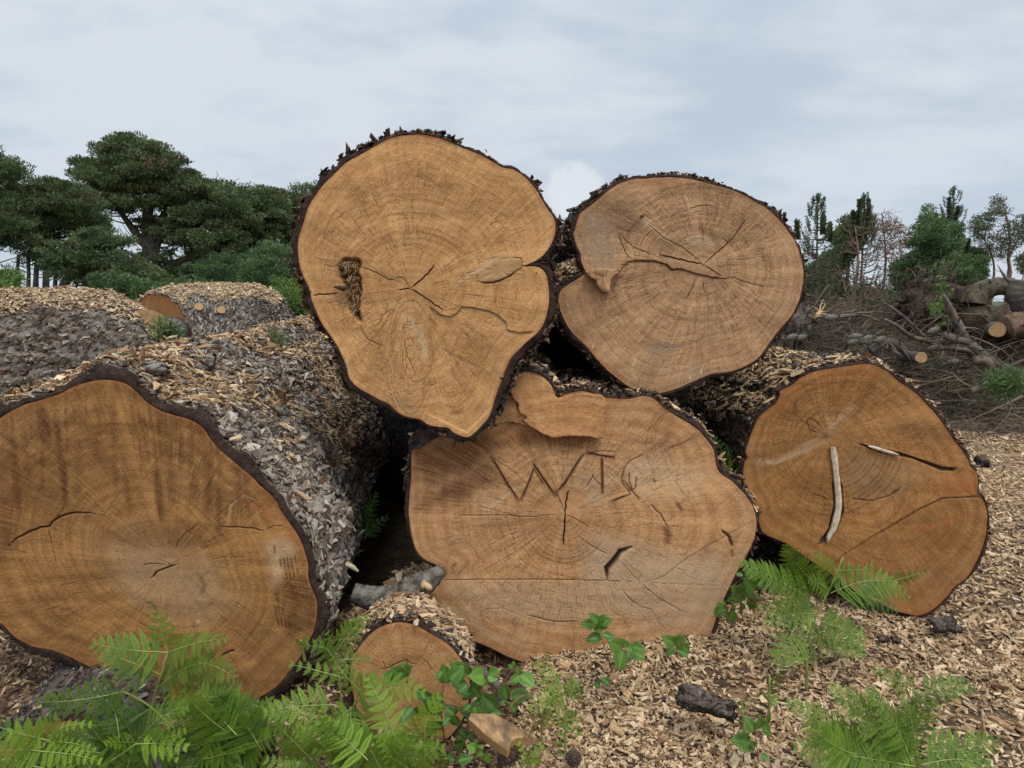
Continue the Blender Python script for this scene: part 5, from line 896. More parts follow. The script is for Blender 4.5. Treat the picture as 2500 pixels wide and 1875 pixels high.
fern('small curly yellow green fern at the bottom edge next to the wedge offcut', q2, [(1050,1800,900,1440,110,.85),(1080,1800,1250,1470,120,.85),(1060,1820,1060,1560,140,.8),(1150,1850,1330,1640,110,.8)], [([(1100,1900),(1080,1700)], .003)], 2.18, 12)
fern('brown dead fern crumpled between the wedge offcut and the green fern', zE, [(1270,1300,1180,1500,60,.3),(1290,1290,1270,1520,60,.4),(1300,1300,1340,1480,50,.3),(1260,1320,1130,1380,40,.3)], [([(1280,1500),(1290,1280)], .002)], 2.42, 13, group='dead ferns', mat_=M_fdead, name='dead_fern')
fern('spreading fern in front of the lower left of the far right log', q3, [(1190,560,805,105,250,.52),(1060,615,395,275,270,.55),(1230,390,1060,175,160,.55),(1250,350,1550,335,80,.5),(1210,545,1935,620,250,.48,0,.02,dict(droop=.3)),(1100,700,520,665,230,.40),(1080,730,600,800,180,.42),(1000,850,700,1190,260,.52),(1090,790,1540,960,250,.40),(1060,840,1530,1130,240,.42),(1030,870,1150,1050,110,.22),(1200,520,1000,420,160,.5)], [([(990,1000),(1110,680),(1195,520),(1320,220)], .0032)], 2.92, 14)
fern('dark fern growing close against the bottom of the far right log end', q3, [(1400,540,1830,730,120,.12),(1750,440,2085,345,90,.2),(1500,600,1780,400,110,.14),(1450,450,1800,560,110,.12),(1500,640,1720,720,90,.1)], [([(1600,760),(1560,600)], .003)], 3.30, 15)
fern('slim young fern with a bare stalk standing in the chips below the spreading fern', z8, [(905,1010,830,1000,30,.4),(910,1010,1000,1010,34,.4),(905,1030,870,960,30,.45)], [([(905,1190),(908,1080),(905,1000)], .0048)], 2.70, 16)
fern('thin see-through fern rising beside the slim young fern', z8, [(685,1220,760,1070,50,.35),(680,1250,640,1200,60,.38),(683,1160,670,1080,40,.4),(684,1280,740,1230,50,.4)], [([(680,1380),(682,1250),(686,1110)], .0045)], 2.55, 17)
fern('fern with a thick stalk and drooping side fronds at the lower right', z8, [(1565,1210,1300,1055,120,.42),(1580,1215,1935,1185,130,.33,0,0,dict(droop=.25)),(1560,1300,1500,1450,80,.25)], [([(1560,1510),(1563,1350),(1572,1190)], .0055)], 2.55, 18)
fern('wide low feathery fern covering chips along the bottom right edge', z8, [(1600,1560,2080,1480,170,.38),(1560,1640,1040,1170,250,.45),(1560,1650,820,1530,260,.5),(1540,1640,1260,1180,200,.45),(1560,1600,1470,1260,180,.36),(1600,1640,2060,1680,170,.45),(1300,1640,780,1260,190,.48),(1540,1700,950,1680,220,.58),(1400,1500,1160,1280,200,.4),(1300,1600,900,1380,200,.48)], [([(1580,1720),(1570,1560)], .004)], 2.22, 19)
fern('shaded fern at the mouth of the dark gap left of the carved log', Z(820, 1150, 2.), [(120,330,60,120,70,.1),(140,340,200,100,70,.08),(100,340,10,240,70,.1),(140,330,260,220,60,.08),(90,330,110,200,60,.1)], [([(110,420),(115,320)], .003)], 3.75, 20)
fern('green fern peeping out of the gap between the carved log and the far right log', zC, [(1790,600,1700,390,50,.2),(1800,620,1760,440,50,.2),(1810,640,1790,530,60,.45),(1820,650,1850,560,40,.5)], [([(1830,760),(1810,640)], .003)], 3.6, 21)
# low filler ferns in the bottom left thicket
def thicket(label, x0, x1, y0, y1, n, Y, seed, tone, hw=(45, 85)):
    n = int(n*.7)
    g = np.random.default_rng(seed); bl = []
    for k in range(n):
        bx, by = g.uniform(x0, x1), g.uniform(y0, y1); a = g.normal(math.pi/2, .8); l = g.uniform(120, 230); bl.append((bx, by, bx+math.cos(a)*l*1.15, by-math.sin(a)*l*.75, g.uniform(*hw)*1.15, float(np.clip(g.normal(tone, .10), 0, 1)), g.normal(0, .06), g.normal(-.03, .06)))
    cx = (x0+x1)/2; fern(label, Z(0, 0, 1.), bl, [([(cx, 2000), (cx+10, 1850)], .003)], Y, seed)
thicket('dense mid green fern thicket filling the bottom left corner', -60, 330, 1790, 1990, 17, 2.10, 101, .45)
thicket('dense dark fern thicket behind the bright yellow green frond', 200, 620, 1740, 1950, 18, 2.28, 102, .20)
thicket('dense fern thicket along the bottom edge left of the small round log', 520, 900, 1790, 1980, 17, 2.18, 103, .45)
thicket('light green fern thicket below the small round log at the bottom edge', 800, 1060, 1800, 1990, 13, 2.12, 104, .62, (40, 70))
thicket('low fern spray under the wide feathery fern at the bottom right', 2000, 2330, 1830, 1960, 9, 2.30, 105, .42, (40, 70))
# fiddlehead in the chips
def curl(label, cs, pts, Y, heads, r=.004):
    T = Tubes(); P = catmull(at(cs(pts), Y), 14, False); T.add(P, np.linspace(r*1.2, r, 14), 7)
    for (a, b_) in heads:
        q = at(cs([a, b_]), Y); T.add(catmull(np.vstack([P[-3], q]), 7, False), np.linspace(r*.8, r*.5, 7), 5); c = q[-1]; th = np.linspace(0, 4.5*math.pi/2, 14); rr_ = .009*np.exp(-th*.22)
        T.add(c+np.stack([rr_*np.cos(th), rr_*0+.002, rr_*np.sin(th)], 1), np.linspace(r*.6, r*.3, 14), 5)
    T.build('fiddlehead', M_stem, label=label, category='fern')
curl('unfurling pale fiddlehead standing in the chips near the bottom right', z8, [(533,1480),(530,1380),(522,1310)], 2.45, [((500,1290),(475,1255)),((545,1290),(565,1255)),((522,1285),(520,1262))])
# ------------------------------------------------------------------ brambles
M_bram = leafmat('bramble_leaf', (.022, .075, .018), (.16, .30, .05), .22, .42, vein=.35)
M_cane = plain('bramble_cane', (.09, .035, .025), (.20, .12, .07), 20, .6, 0)
def bram_leaf(b, t_, wr, nrm, tone, g):
    L = np.linalg.norm(t_-b); d = (t_-b)/L; nn = nrmz(nrm); s_ = nrmz(np.cross(nn, d)); nn = np.cross(d, s_); n = 15; u = np.linspace(0, 1, n); w_ = wr*L*.5*np.sin(np.clip(u**.75, 0, 1)*math.pi)**.75*(1-.15*u)
    w_[0] = 0; w_[-1] = 0; teeth = 1+.10*np.where(np.arange(n) % 2, 1, -1); cols = []
    for v in (-1, -.66, -.33, 0, .33, .66, 1):
        ww = w_*(teeth if abs(v) == 1 else 1); vein = .06*L*.12*np.sin(u*math.pi*13-abs(v)*3.5)*abs(v)
        P = b+d*(u*L)[:, None]+s_*(v*ww)[:, None]+nn*((abs(v)*ww*.35-.10*L*u**2-.06*L*(v*v)*u+vein))[:, None]; cols.append(P)
    V = np.stack(cols, 1); vn = np.clip(np.stack([(1-min(1, abs(v)*3))+.6*(np.sin(u*math.pi*13-abs(v)*3.5) > .75)*(abs(v) > .1) for v in (-1, -.66, -.33, 0, .33, .66, 1)], 1), 0, 1); return V.reshape(-1, 3), vn.ravel(), grid_faces(n, 7)
def bramble(label, cs, leaves, stems, Y, seed, cr=.0022):
    g = np.random.default_rng(seed); Vs, Ts, Ns, Fs, n = [], [], [], [], 0
    ST = Tubes(); low = []
    for st in stems: P = catmull(at(cs(st), Y+g.normal(0, .01)), 12, False); ST.add(P, np.linspace(cr*1.2, cr*.7, 12), 5); low.append(P[0])
    for lf in leaves:
        bx, by, tx, ty = lf[:4]; tone = lf[4] if len(lf) > 4 else .3; d0 = g.normal(-.01, .02); P = at(cs([(bx, by), (tx, ty)]), np.array([Y+d0, Y+d0+g.normal(-.01, .02)]))
        V, vn, F = bram_leaf(P[0], P[1], g.uniform(.72, .88), np.array([g.normal(0, .3), -.8, .6+g.normal(0, .2)]), tone, g); Vs.append(V); Ts.append(np.full(len(V), np.clip(tone+g.normal(0, .06), 0, 1))); Ns.append(vn); Fs.append(F+n); n += len(V); low.append(P[0])
        if len(lf) < 6: ST.add(np.vstack([P[0], P[0]+(P[0]-P[1])*.18+[0, .006, -.004]]), .0011, 4, cap=False)
    low = np.array(low); root = thing('bramble', label, 'bramble', low[np.argmin(low[:, 2])], 'bramble shoots')
    for V, T_, N_, F in zip([np.vstack(Vs)], [np.concatenate(Ts)], [np.concatenate(Ns)], [np.vstack(Fs)]): mk('leaves', V, F, M_bram, root, attrs=dict(tone=T_, vein=N_))
    ST.build('cane', M_cane, root)
bramble('bramble with big round dark leaves between the small round log and the wedge offcut', q2, [(210,560,20,380,.25),(60,640,230,700,.2),(230,690,10,660,.22),(300,740,430,600,.22),(290,800,90,760,.2),(240,760,250,900,.24),(600,1000,400,800,.12),(540,1050,690,1060,.14),(420,900,300,960,.2),(300,1050,110,1000,.2),(60,1080,-60,960,.22),(20,1090,110,1230,.25),(760,870,700,640,.22),(820,850,1100,790,.24),(800,900,880,1060,.24),(740,880,670,960,.2),(350,960,440,1050,.15)], [[(460,1040),(560,800),(740,600),(860,450)],[(860,450),(850,360)]], 2.44, 1)
bramble('bramble sprig with light green leaves in front of the dark hole under the carved log', q2, [(450,560,280,560,.75),(400,530,300,440,.7),(500,560,640,600,.72),(490,570,490,690,.75),(520,530,640,490,.68),(380,520,370,430,.7),(930,545,810,640,.62),(900,560,870,690,.6),(940,545,1140,690,.5),(930,530,900,440,.6),(850,430,780,410,.7),(850,420,850,360,.7)], [[(620,800),(520,640),(480,560)],[(700,700),(860,560),(930,545)]], 2.40, 2)
bramble('bramble of dull leaves climbing over the lower right of the small round log', zE, [(690,1080,650,1130,.3),(720,1150,690,1040,.25),(730,1130,815,1050,.35),(800,1170,735,1130,.3),(840,1160,780,1210,.2),(870,1170,920,1250,.2),(600,1240,530,1190,.12),(640,1230,560,1290,.14),(660,1290,580,1340,.3),(650,1260,665,1350,.3),(690,1300,600,1250,.3),(620,1360,620,1480,.3),(640,1370,690,1440,.28),(760,1340,700,1290,.3),(760,1350,780,1420,.35),(740,1350,690,1400,.3),(860,1280,800,1330,.2),(880,1290,890,1380,.2),(510,1300,440,1380,.35),(540,1290,560,1360,.25)], [[(700,1500),(680,1300),(700,1150)],[(650,1200),(740,1290),(880,1330)],[(640,1500),(660,1350)]], 2.36, 3)
bramble('hairy crumpled bramble shoot in front of the middle of the small round log', zE, [(440,1130,455,1015,.35),(430,1120,395,1060,.3),(470,1120,490,1050,.3),(400,1130,345,1090,.3),(420,1140,370,1150,.45)], [[(485,1180),(470,1120),(450,1060)]], 2.46, 4)
bramble('bramble shoot with two tiers of leaves standing against the carved log', zE, [(1620,790,1575,730,.25),(1600,800,1520,790,.4),(1630,780,1665,740,.35),(1640,790,1705,765,.4),(1615,800,1640,850,.35),(1640,870,1550,890,.2),(1650,860,1725,880,.3),(1640,830,1640,770,.3)], [[(1700,1060),(1670,960),(1640,880),(1605,800)]], 2.80, 5)
bramble('low bramble with broad smooth leaves on chips at the foot of the carved log', zE, [(1765,945,1700,905,.55),(1790,940,1915,1000,.5),(1770,955,1745,1080,.35),(1800,930,1770,890,.55),(1830,930,1900,950,.3)], [[(1700,1090),(1740,1000),(1790,935)]], 2.74, 6)
bramble('tiny bramble seedling in the chips right of the low bramble', zE, [(2080,930,2030,985,.45),(2100,950,2165,990,.4),(2085,920,2010,870,.55),(2100,930,2130,870,.5),(2120,930,2165,950,.3)], [[(2100,1000),(2090,930)]], 2.85, 7)
bramble('bramble thicket in the corner between the carved log and the far right log', q3, [(520,540,450,420,.2),(420,390,350,370,.15),(450,400,500,330,.25),(360,560,330,490,.35),(390,560,445,530,.42),(340,580,280,620,.35),(350,580,410,640,.4),(430,640,400,700,.15),(450,620,500,590,.2),(330,700,290,830,.3),(380,690,430,720,.2),(240,680,160,760,.42),(240,670,175,640,.4),(250,680,285,760,.38),(250,660,240,610,.4),(530,560,580,600,.25),(560,500,600,440,.15),(470,500,390,480,.15),(350,660,310,690,.22),(520,600,480,700,.15)], [[(420,800),(400,620),(440,450)],[(320,840),(250,690)],[(480,700),(540,540)]], 2.98, 8)
bramble('bramble shoot with three big leaves growing through chips near the bottom right', z8, [(590,1440,545,1355,.3),(600,1430,640,1350,.3),(640,1400,700,1470,.25),(655,1395,690,1340,.22),(570,1510,465,1490,.35),(630,1580,690,1610,.3),(590,1540,580,1500,.3)], [[(625,1660),(610,1540),(600,1440)],[(620,1590),(570,1510)]], 2.34, 9)
bramble('bramble seedling with pointed light leaves below the wedge offcut', q2, [(340,1540,230,1500,.75),(360,1540,440,1500,.72),(370,1560,430,1620,.6),(350,1530,330,1460,.7),(450,1700,520,1620,.4),(100,1700,300,1650,.1),(60,1700,-40,1620,.12)], [[(300,1680),(380,1560)]], 2.2, 10)
bramble('dark leaves of a low bramble hidden in shade left of the wedge offcut', q2, [(200,1400,60,1370,.1),(210,1390,320,1310,.12),(200,1380,140,1290,.1),(60,1500,180,1460,.1)], [[(180,1500),(200,1390)]], 2.34, 11)
bramble('two dark round leaves low in the chips under the two tier bramble shoot', zE, [(1690,1160,1640,1110,.02),(1630,1170,1600,1150,.03)], [[(1690,1180),(1690,1160)]], 2.62, 12)
# ------------------------------------------------------------------ trees
v = lambda pts: np.asarray(pts, float)/.8848          # points read in a 2212 px wide view
zT = Z(0, 300, 2.836); zR = Z(1880, 440, 3.1903)
M_trunk = plain('pine_trunk', (.060, .048, .040), (.15, .125, .105), 3, .95, .8, .05)
M_trunkr = plain('reddish_trunk', (.11, .065, .048), (.24, .16, .12), 6, .95, .6, .03)
M_deadw = plain('dead_wood', (.06, .045, .034), (.165, .13, .10), 8, .95, .4, .02)
def needles(name, c1, c2, brown=(.16, .075, .045)):
    m, t, b = mat(name); c = t.mix(t.attr('tone'), c1, c2); c = t.mix(t.attr('brown'), c, brown); t.put(b.inputs['Base Color'], c); b.inputs['Roughness'].default_value = .6
    tr = t.add('ShaderNodeBsdfTranslucent', {'Color': c}); mx = t.add('ShaderNodeMixShader', {0: .2}); t.l.new(b.outputs[0], mx.inputs[1]); t.l.new(tr.outputs[0], mx.inputs[2]); t.l.new(mx.outputs[0], t.n['Material Output'].inputs[0]); return m
N_dark = needles('pine_needles_dark', (.046, .070, .028), (.16, .195, .078)); N_mid = needles('pine_needles_mid', (.055, .10, .040), (.16, .23, .085)); N_lite = needles('light_foliage', (.06, .12, .03), (.20, .29, .07)); N_gum = needles('gum_leaves', (.05, .065, .03), (.15, .165, .075))
def inpoly(P, X, Y):
    ins = np.zeros(X.shape, bool)
    for k in range(len(P)):
        a, b = P[k], P[(k+1) % len(P)]; ins ^= ((a[1] > Y) != (b[1] > Y)) & (X < (b[0]-a[0])*(Y-a[1])/((b[1]-a[1]) or 1e-9)+a[0])
    return ins
DENS = 2.3
def crown_pts(poly, Y, n, depth, g, edge=.0):
    n = int(n*DENS); P = np.asarray(poly); lo, hi = P.min(0), P.max(0); out = []
    while len(out) < n:
        q = g.uniform(lo, hi, (n, 2)); out += list(q[inpoly(P, q[:, 0], q[:, 1])])
    q = np.array(out[:n]); c = P.mean(0); rel = np.hypot(*((q-c)/((hi-lo)/2)).T); return at(q, Y+g.uniform(-1, 1, n)*depth*np.sqrt(np.clip(1.1-rel, .05, 1)))
def clumps(C, rad, flat, per, L, Wd, g, up=.5, tone=.5, tvar=.25, brown=0., shell=.15):
    """each centre becomes a cluster of short needle sprays"""
    n = len(C)*per; ci = np.repeat(np.arange(len(C)), per); d = nrmz(g.normal(0, 1, (n, 3))); r = g.random(n)**(1/3)*(1-shell)+shell*g.random(n)**.3; rr = (rad if np.ndim(rad) else np.full(len(C), rad))[ci]
    off = d*r[:, None]*rr[:, None]; off[:, 2] *= flat; P = C[ci]+off; dr = nrmz(d*[1, 1, .5]+g.normal(0, .6, (n, 3))+[0, 0, up]); s_ = nrmz(np.cross(dr, g.normal(0, 1, (n, 3)))); l = L*g.uniform(.6, 1.3, n)[:, None]; w_ = Wd*g.uniform(.6, 1.3, n)[:, None]
    V = np.stack([P-s_*w_*.5, P+dr*l*.6-s_*w_*.5, P+dr*l, P+dr*l*.55+s_*w_*.6], 1); F = np.arange(n*4).reshape(-1, 4)
    tc = np.clip(g.normal(tone, tvar, len(C)), 0, 1); T = np.clip(tc[ci]+g.normal(0, .15, n), 0, 1); bc = (g.random(len(C)) < brown)*g.uniform(.5, 1, len(C)); return V.reshape(-1, 3), F, np.repeat(T, 4), np.repeat(bc[ci]*(g.random(n) < .8), 4)
def tree(name, label, cat, polys, Y, depth, trunks, m, seed, crad=.8, flat=.55, per=150, L=.32, Wd=.10, tm=M_trunk, limbs=40, tone=.45, up=.5, brown=0., group=None, tr=.25, limb_r=.06, dead=0, base_z=None):
    g = np.random.default_rng(seed); Cs = [crown_pts(p, Y, n, depth, g) for p, n in polys]; C = np.vstack(Cs) if Cs else np.zeros((0, 3)); C = C+g.normal(0, crad*.12, C.shape)
    T = Tubes(); allp = []
    for tp in trunks:
        pts, r0, r1 = tp[:3]; YY = tp[3] if len(tp) > 3 else Y; P = catmull(at(pts, YY), 18, False); P[0, 2] = min(P[0, 2], -.1); T.add(P, np.linspace(r0, r1, 18), 9, lump=.15); allp.append(P)
    A = np.vstack(allp) if allp else C[:1]
    if len(C) and limbs and allp:
        for c in C[g.choice(len(C), min(limbs, len(C)), replace=False)]:
            low = A[A[:, 2] < c[2]+.3]; low = low if len(low) else A; o = low[np.argmin(np.linalg.norm((low-c)*[1, 1, 1.6], axis=1)+g.random(len(low))*1.2)]; mid = (o+c)/2+g.normal(0, .12, 3)*np.linalg.norm(c-o)+[0, 0, -.08*np.linalg.norm(c-o)]
            T.add(catmull(np.vstack([o, mid, c]), 8, False), np.linspace(limb_r*(.5+.5*min(1, np.linalg.norm(c-o)/3)), limb_r*.2, 8), 5, cap=False)
    for k in range(dead):
        P = A[g.integers(3, len(A))]; a = g.uniform(0, 6.28); l = g.uniform(.5, 1.6)*crad*2.2; dr = np.array([math.cos(a), math.sin(a)*.5, g.uniform(-.2, .5)]); q = P+dr*l*.5+g.normal(0, .1, 3)*l; e = P+dr*l+[0, 0, .25*l]; T.add(catmull(np.vstack([P, q, e]), 6, False), np.linspace(limb_r*.5, limb_r*.12, 6), 4, cap=False)
    bz = A[:, 2].min(); i = np.argmin(A[:, 2]); root = thing(name, label, cat, (A[i, 0], A[i, 1], bz), group)
    if len(C):
        V, F, tn, br = clumps(C, crad*.66*g.uniform(.4, 1.35, len(C)), flat*.7, int(per*.75), L*.55, Wd*.55, g, up+.4, tone, brown=brown); mk('crown', V, F, m, root, attrs=dict(tone=tn, brown=br), smooth=False)
    if T.n: T.build('trunk', tm, root)
    return root
GP = 'pines along the left skyline'
tree('pine_tree', 'tallest broad spreading pine on the left skyline with a layered crown and visible limbs', 'pine tree',
     [(v([(208,318),(250,298),(300,300),(345,318),(395,345),(420,368),(425,400),(330,415),(240,400),(215,355)]), 95), (v([(150,372),(158,356),(205,348),(250,355),(300,380),(280,410),(230,405),(190,395)]), 42),
      (v([(330,370),(425,385),(480,398),(500,425),(515,470),(470,500),(400,480),(330,440)]), 85), (v([(190,400),(330,410),(330,445),(260,460),(215,440)]), 36), (v([(290,478),(360,470),(450,500),(540,520),(530,560),(440,560),(380,530)]), 60), (v([(300,540),(360,550),(380,590),(330,600),(290,580)]), 16), (v([(440,420),(540,440),(560,500),(500,520),(440,480)]), 45)],
     46, 3.2, [(v([(330,668),(333,600),(322,520),(318,470),(325,420),(300,360)]), .62, .15), (v([(322,530),(345,480),(380,430),(420,400)]), .30, .08), (v([(322,540),(290,500),(255,450),(220,400)]), .28, .07), (v([(330,590),(400,560),(470,545),(530,535)]), .26, .08), (v([(330,560),(360,500),(440,480)]), .22, .07)],
     N_dark, 1, crad=.95, per=210, L=.34, Wd=.12, limbs=90, limb_r=.10, dead=70, brown=.03, group=GP)
tree('pine_tree', 'pine with a low rounded crown directly right of the tallest pine', 'pine tree', [(v([(470,402),(520,404),(560,412),(610,425),(620,470),(610,540),(560,570),(500,540),(470,470)]), 150), (v([(500,540),(600,540),(620,600),(560,640),(480,620)]), 50)], 49, 3, [(v([(560,670),(550,600),(540,520),(545,450)]), .45, .12), (v([(550,600),(500,580),(450,590)]), .2, .06)], N_dark, 2, crad=1.05, per=200, L=.36, Wd=.13, limbs=40, dead=30, brown=.04, group=GP)
tree('pine_tree', 'pine whose crown disappears behind the tall top log', 'pine tree', [(v([(600,418),(640,408),(700,405),(760,420),(760,600),(700,640),(620,620),(590,520)]), 190)], 52, 3, [(v([(660,680),(665,600),(660,500)]), .45, .15)], N_dark, 3, crad=1.1, per=190, L=.38, Wd=.14, limbs=30, tone=.38, group=GP)
tree('pine_tree', 'pine cut by the left frame edge with its tufted crown leaning right', 'pine tree', [(v([(-60,300),(0,335),(25,358),(45,372),(30,395),(0,400),(-60,400)]), 50), (v([(-60,400),(10,400),(35,430),(60,480),(60,525),(-60,540)]), 90)], 36, 2.4, [(v([(-10,680),(-20,600),(-15,500),(-5,420)]), .35, .1)], N_dark, 4, crad=.85, per=200, L=.30, Wd=.10, limbs=30, tone=.40, dead=20, group=GP)
tree('pine_tree', 'thin trunked pine second from the left edge under the open sky', 'pine tree', [(v([(36,400),(70,396),(105,388),(135,388),(155,402),(190,412),(205,440),(225,470),(228,510),(180,520),(120,500),(60,520),(30,470)]), 150), (v([(60,510),(120,500),(110,560),(60,570)]), 20)], 40, 2.4, [(v([(77,680),(78,600),(85,520),(95,450)]), .16, .08), (v([(102,680),(100,600),(110,520),(120,430)]), .20, .08), (v([(58,680),(62,600),(60,540)]), .14, .07), (v([(40,680),(36,620),(40,550)]), .15, .07)], N_dark, 5, crad=.85, per=190, L=.30, Wd=.10, limbs=50, tone=.42, dead=30, brown=.02, group=GP)
tree('pine_tree', 'low dark pine with a bent trunk leaning right below the gap in the skyline', 'pine tree', [(v([(100,540),(150,522),(210,540),(260,550),(300,560),(350,595),(330,640),(270,650),(200,625),(150,600),(100,590)]), 120), (v([(150,510),(230,500),(280,525),(200,540)]), 26)], 31, 2, [(v([(105,660),(125,640),(150,600),(190,585),(240,590),(280,600)]), .22, .08), (v([(158,640),(165,600)]), .12, .08), (v([(118,690),(120,600),(130,560)]), .12, .06)], N_dark, 6, crad=.62, per=190, L=.24, Wd=.085, limbs=30, tone=.38, group=GP)
tree('young_pine', 'bushy younger pine with upright leaders right under the skyline pines', 'pine tree', [(v([(560,540),(600,520),(660,560),(700,600),(720,680),(560,680),(520,640),(530,580)]), 150)], 33, 2, [(v([(600,690),(604,600),(600,520)]), .15, .05), (v([(690,690),(690,600),(684,530)]), .12, .04)], N_mid, 7, crad=.55, flat=.9, per=170, L=.24, Wd=.085, limbs=20, tone=.35, up=.9, group='younger trees below the pines')
tree('young_pine', 'light green bush tree beside the left shoulder of the tall top log', 'tree', [(v([(575,630),(620,605),(680,620),(720,650),(720,700),(560,700)]), 90)], 24, 1.4, [(v([(640,700),(640,640)]), .1, .04)], N_lite, 8, crad=.36, flat=.8, per=160, L=.15, Wd=.065, limbs=12, tone=.40, up=.6, group='younger trees below the pines')
for k, (pl, Yk, lab, tn) in enumerate([([(200,600),(260,590),(330,615),(340,665),(200,665)], 26, 'low green scrub bush behind the nearer background log', .3), ([(330,620),(400,600),(470,610),(520,640),(560,680),(330,690)], 27, 'low scrub bush behind the farther background log', .35), ([(-40,600),(20,588),(45,610),(40,665),(-40,665)], 24, 'light green sapling at the left frame edge above the background log', .55), ([(420,560),(500,540),(560,560),(560,640),(430,620)], 38, 'dark understorey bush among the trunks right of the tallest pine', .2)]):
    tree('bush', lab, 'bush', [(v(pl), 70)], Yk, 1.2, [(v([(np.mean([p[0] for p in pl]), 690), (np.mean([p[0] for p in pl]), 630)]), .06, .03)], N_mid if k != 2 else N_lite, 20+k, crad=.42, flat=.8, per=120, L=.18, Wd=.07, limbs=10, tone=tn, group='bushes under the pines')
# distant wooded ridge seen between the trunks and behind the slash
g = np.random.default_rng(77); px_ = np.concatenate([g.uniform(250, 900, 900), g.uniform(1150, 1960, 700)]); h_ = np.where(px_ < 900, np.interp(px_, [250, 330, 420, 520, 900], [640, 610, 560, 520, 480]), np.interp(px_, [1150, 1700, 1960], [560, 620, 640])); py_ = h_+(700-h_)*g.random(len(px_))**.8
V, F, tn, br = clumps(at(v(np.stack([px_, py_], 1)), 62+g.uniform(-4, 4, len(px_))), 1.3, .7, 90, .5, .22, g, .4, .2); mk('far_woods', V, F, N_dark, attrs=dict(tone=tn, brown=br), smooth=False, kind='stuff', label='dark far wood closing the view behind the skyline pines', category='wood')
# ---- right hand trees
GR = 'young pines and saplings on the right skyline'
def leader(poly_top, poly_bot, Y, m, seed, name, label, W_px, tone=.3, n=90, extra=()):
    """young pine: whorls of upswept shoots up a straight leader"""
    g = np.random.default_rng(seed); P = at(zR([poly_bot, poly_top]), Y); T = Tubes(); b, t_ = P; b[2] = -.1; H = t_[2]-b[2]; T.add(np.linspace(b, t_, 10), np.linspace(.07, .012, 10), 6); Vs = []; n0 = 0; Fs = []; Ts = []
    for k in range(n):
        u = g.random(); h = .12+.86*u; wd = W_px/3.1903*Y/FPX*.5*(1-u)**.62*g.uniform(.65, 1.15); a = g.uniform(0, 6.28); o = b+(t_-b)*h; d = np.array([math.cos(a), math.sin(a), 0]); e = o+d*wd+[0, 0, wd*.6+.22]; mid = o+d*wd*.72+[0, 0, wd*.12]; S_ = catmull(np.vstack([o, mid, e]), 12, False); T.add(S_[::3], np.linspace(.02, .006, 4), 4, cap=False)
        C = S_[5:]; V, F, tn, _ = clumps(C, .022, 1.2, 12, .07, .018, g, 1.2, tone, .12); Vs.append(V); Fs.append(F+n0); Ts.append(tn); n0 += len(V)
    C = np.linspace(b+(t_-b)*.80, t_, 16); V, F, tn, _ = clumps(C, .018, 1.2, 18, .07, .018, g, 1.6, tone, .1); Vs.append(V); Fs.append(F+n0); Ts.append(tn)
    for (x0, y0, x1, y1) in extra:
        C = np.linspace(*at(zR([(x0, y0), (x1, y1)]), Y), 14); T.add(C, np.linspace(.02, .008, 14), 4); V, F, tn, _ = clumps(C, .05, 1.2, 40, .10, .035, g, 1.4, tone, .1); n0 = sum(len(q) for q in Vs); Vs.append(V); Fs.append(F+n0); Ts.append(tn)
    root = thing(name, label, 'pine tree', b, GR); tn = np.concatenate(Ts); mk('crown', np.vstack(Vs), np.vstack(Fs), m, root, attrs=dict(tone=tn, brown=tn*0), smooth=False); T.build('trunk', M_trunk, root)
leader((370,140), (375,960), 24, N_dark, 1, 'young_pine', 'young pine with upright candle shoots just right of the upper right log', 520, .30, 110, [(215,460,208,330), (470,480,465,350), (412,420,415,290)])
leader((742,125), (700,960), 27, N_dark, 2, 'young_pine', 'taller young pine with a feathery tip behind the first bare tree', 460, .3, 80, [(690,330,700,160), (770,300,765,160), (660,330,650,255)])
leader((1430,68), (1420,900), 28, N_dark, 3, 'young_pine', 'young pine with the highest thin spire, right of the bare trees', 460, .3, 70, [(1440,330,1465,220), (1400,330,1392,150), (1530,560,1545,470), (1490,520,1500,440)])
tree('sapling', 'dense leafy green sapling in front of the spired young pine', 'tree', [(zR([(1100,430),(1160,350),(1210,270),(1245,215),(1275,300),(1330,280),(1400,330),(1480,370),(1490,460),(1440,560),(1300,600),(1120,560),(1060,500)]), 80), (zR([(1060,560),(1300,580),(1480,560),(1690,620),(1640,820),(1400,860),(1020,860),(980,700)]), 110)], 27, 1.5, [(zR([(1300,960),(1290,700),(1245,260)]), .09, .02), (zR([(1420,940),(1400,700),(1360,350)]), .08, .02)], N_mid, 31, crad=.36, flat=.8, per=130, L=.17, Wd=.06, limbs=60, limb_r=.025, tone=.42, group=GR)
tree('sapling', 'dark bushy pine sapling low behind the root mass', 'tree', [(zR([(1500,540),(1570,520),(1680,580),(1690,680),(1650,800),(1480,860),(1500,700)]), 80), (zR([(960,650),(1060,620),(1100,760),(1020,860),(940,840)]), 40)], 30, 1.2, [(zR([(1590,900),(1580,560)]), .08, .02)], N_mid, 32, crad=.34, per=110, L=.17, Wd=.06, limbs=20, limb_r=.02, tone=.12, group=GR)
tree('sapling', 'dull green pine between the first young pine and the bare trees', 'tree', [(zR([(520,400),(600,300),(680,260),(800,280),(780,420),(700,500),(620,640),(560,700),(510,560)]), 120), (zR([(290,700),(480,560),(520,640),(560,900),(300,960)]), 110)], 28, 1.4, [(zR([(580,980),(620,600),(680,350)]), .09, .02)], N_dark, 33, crad=.36, per=120, L=.18, Wd=.06, limbs=50, limb_r=.025, tone=.45, brown=.08, group=GR)
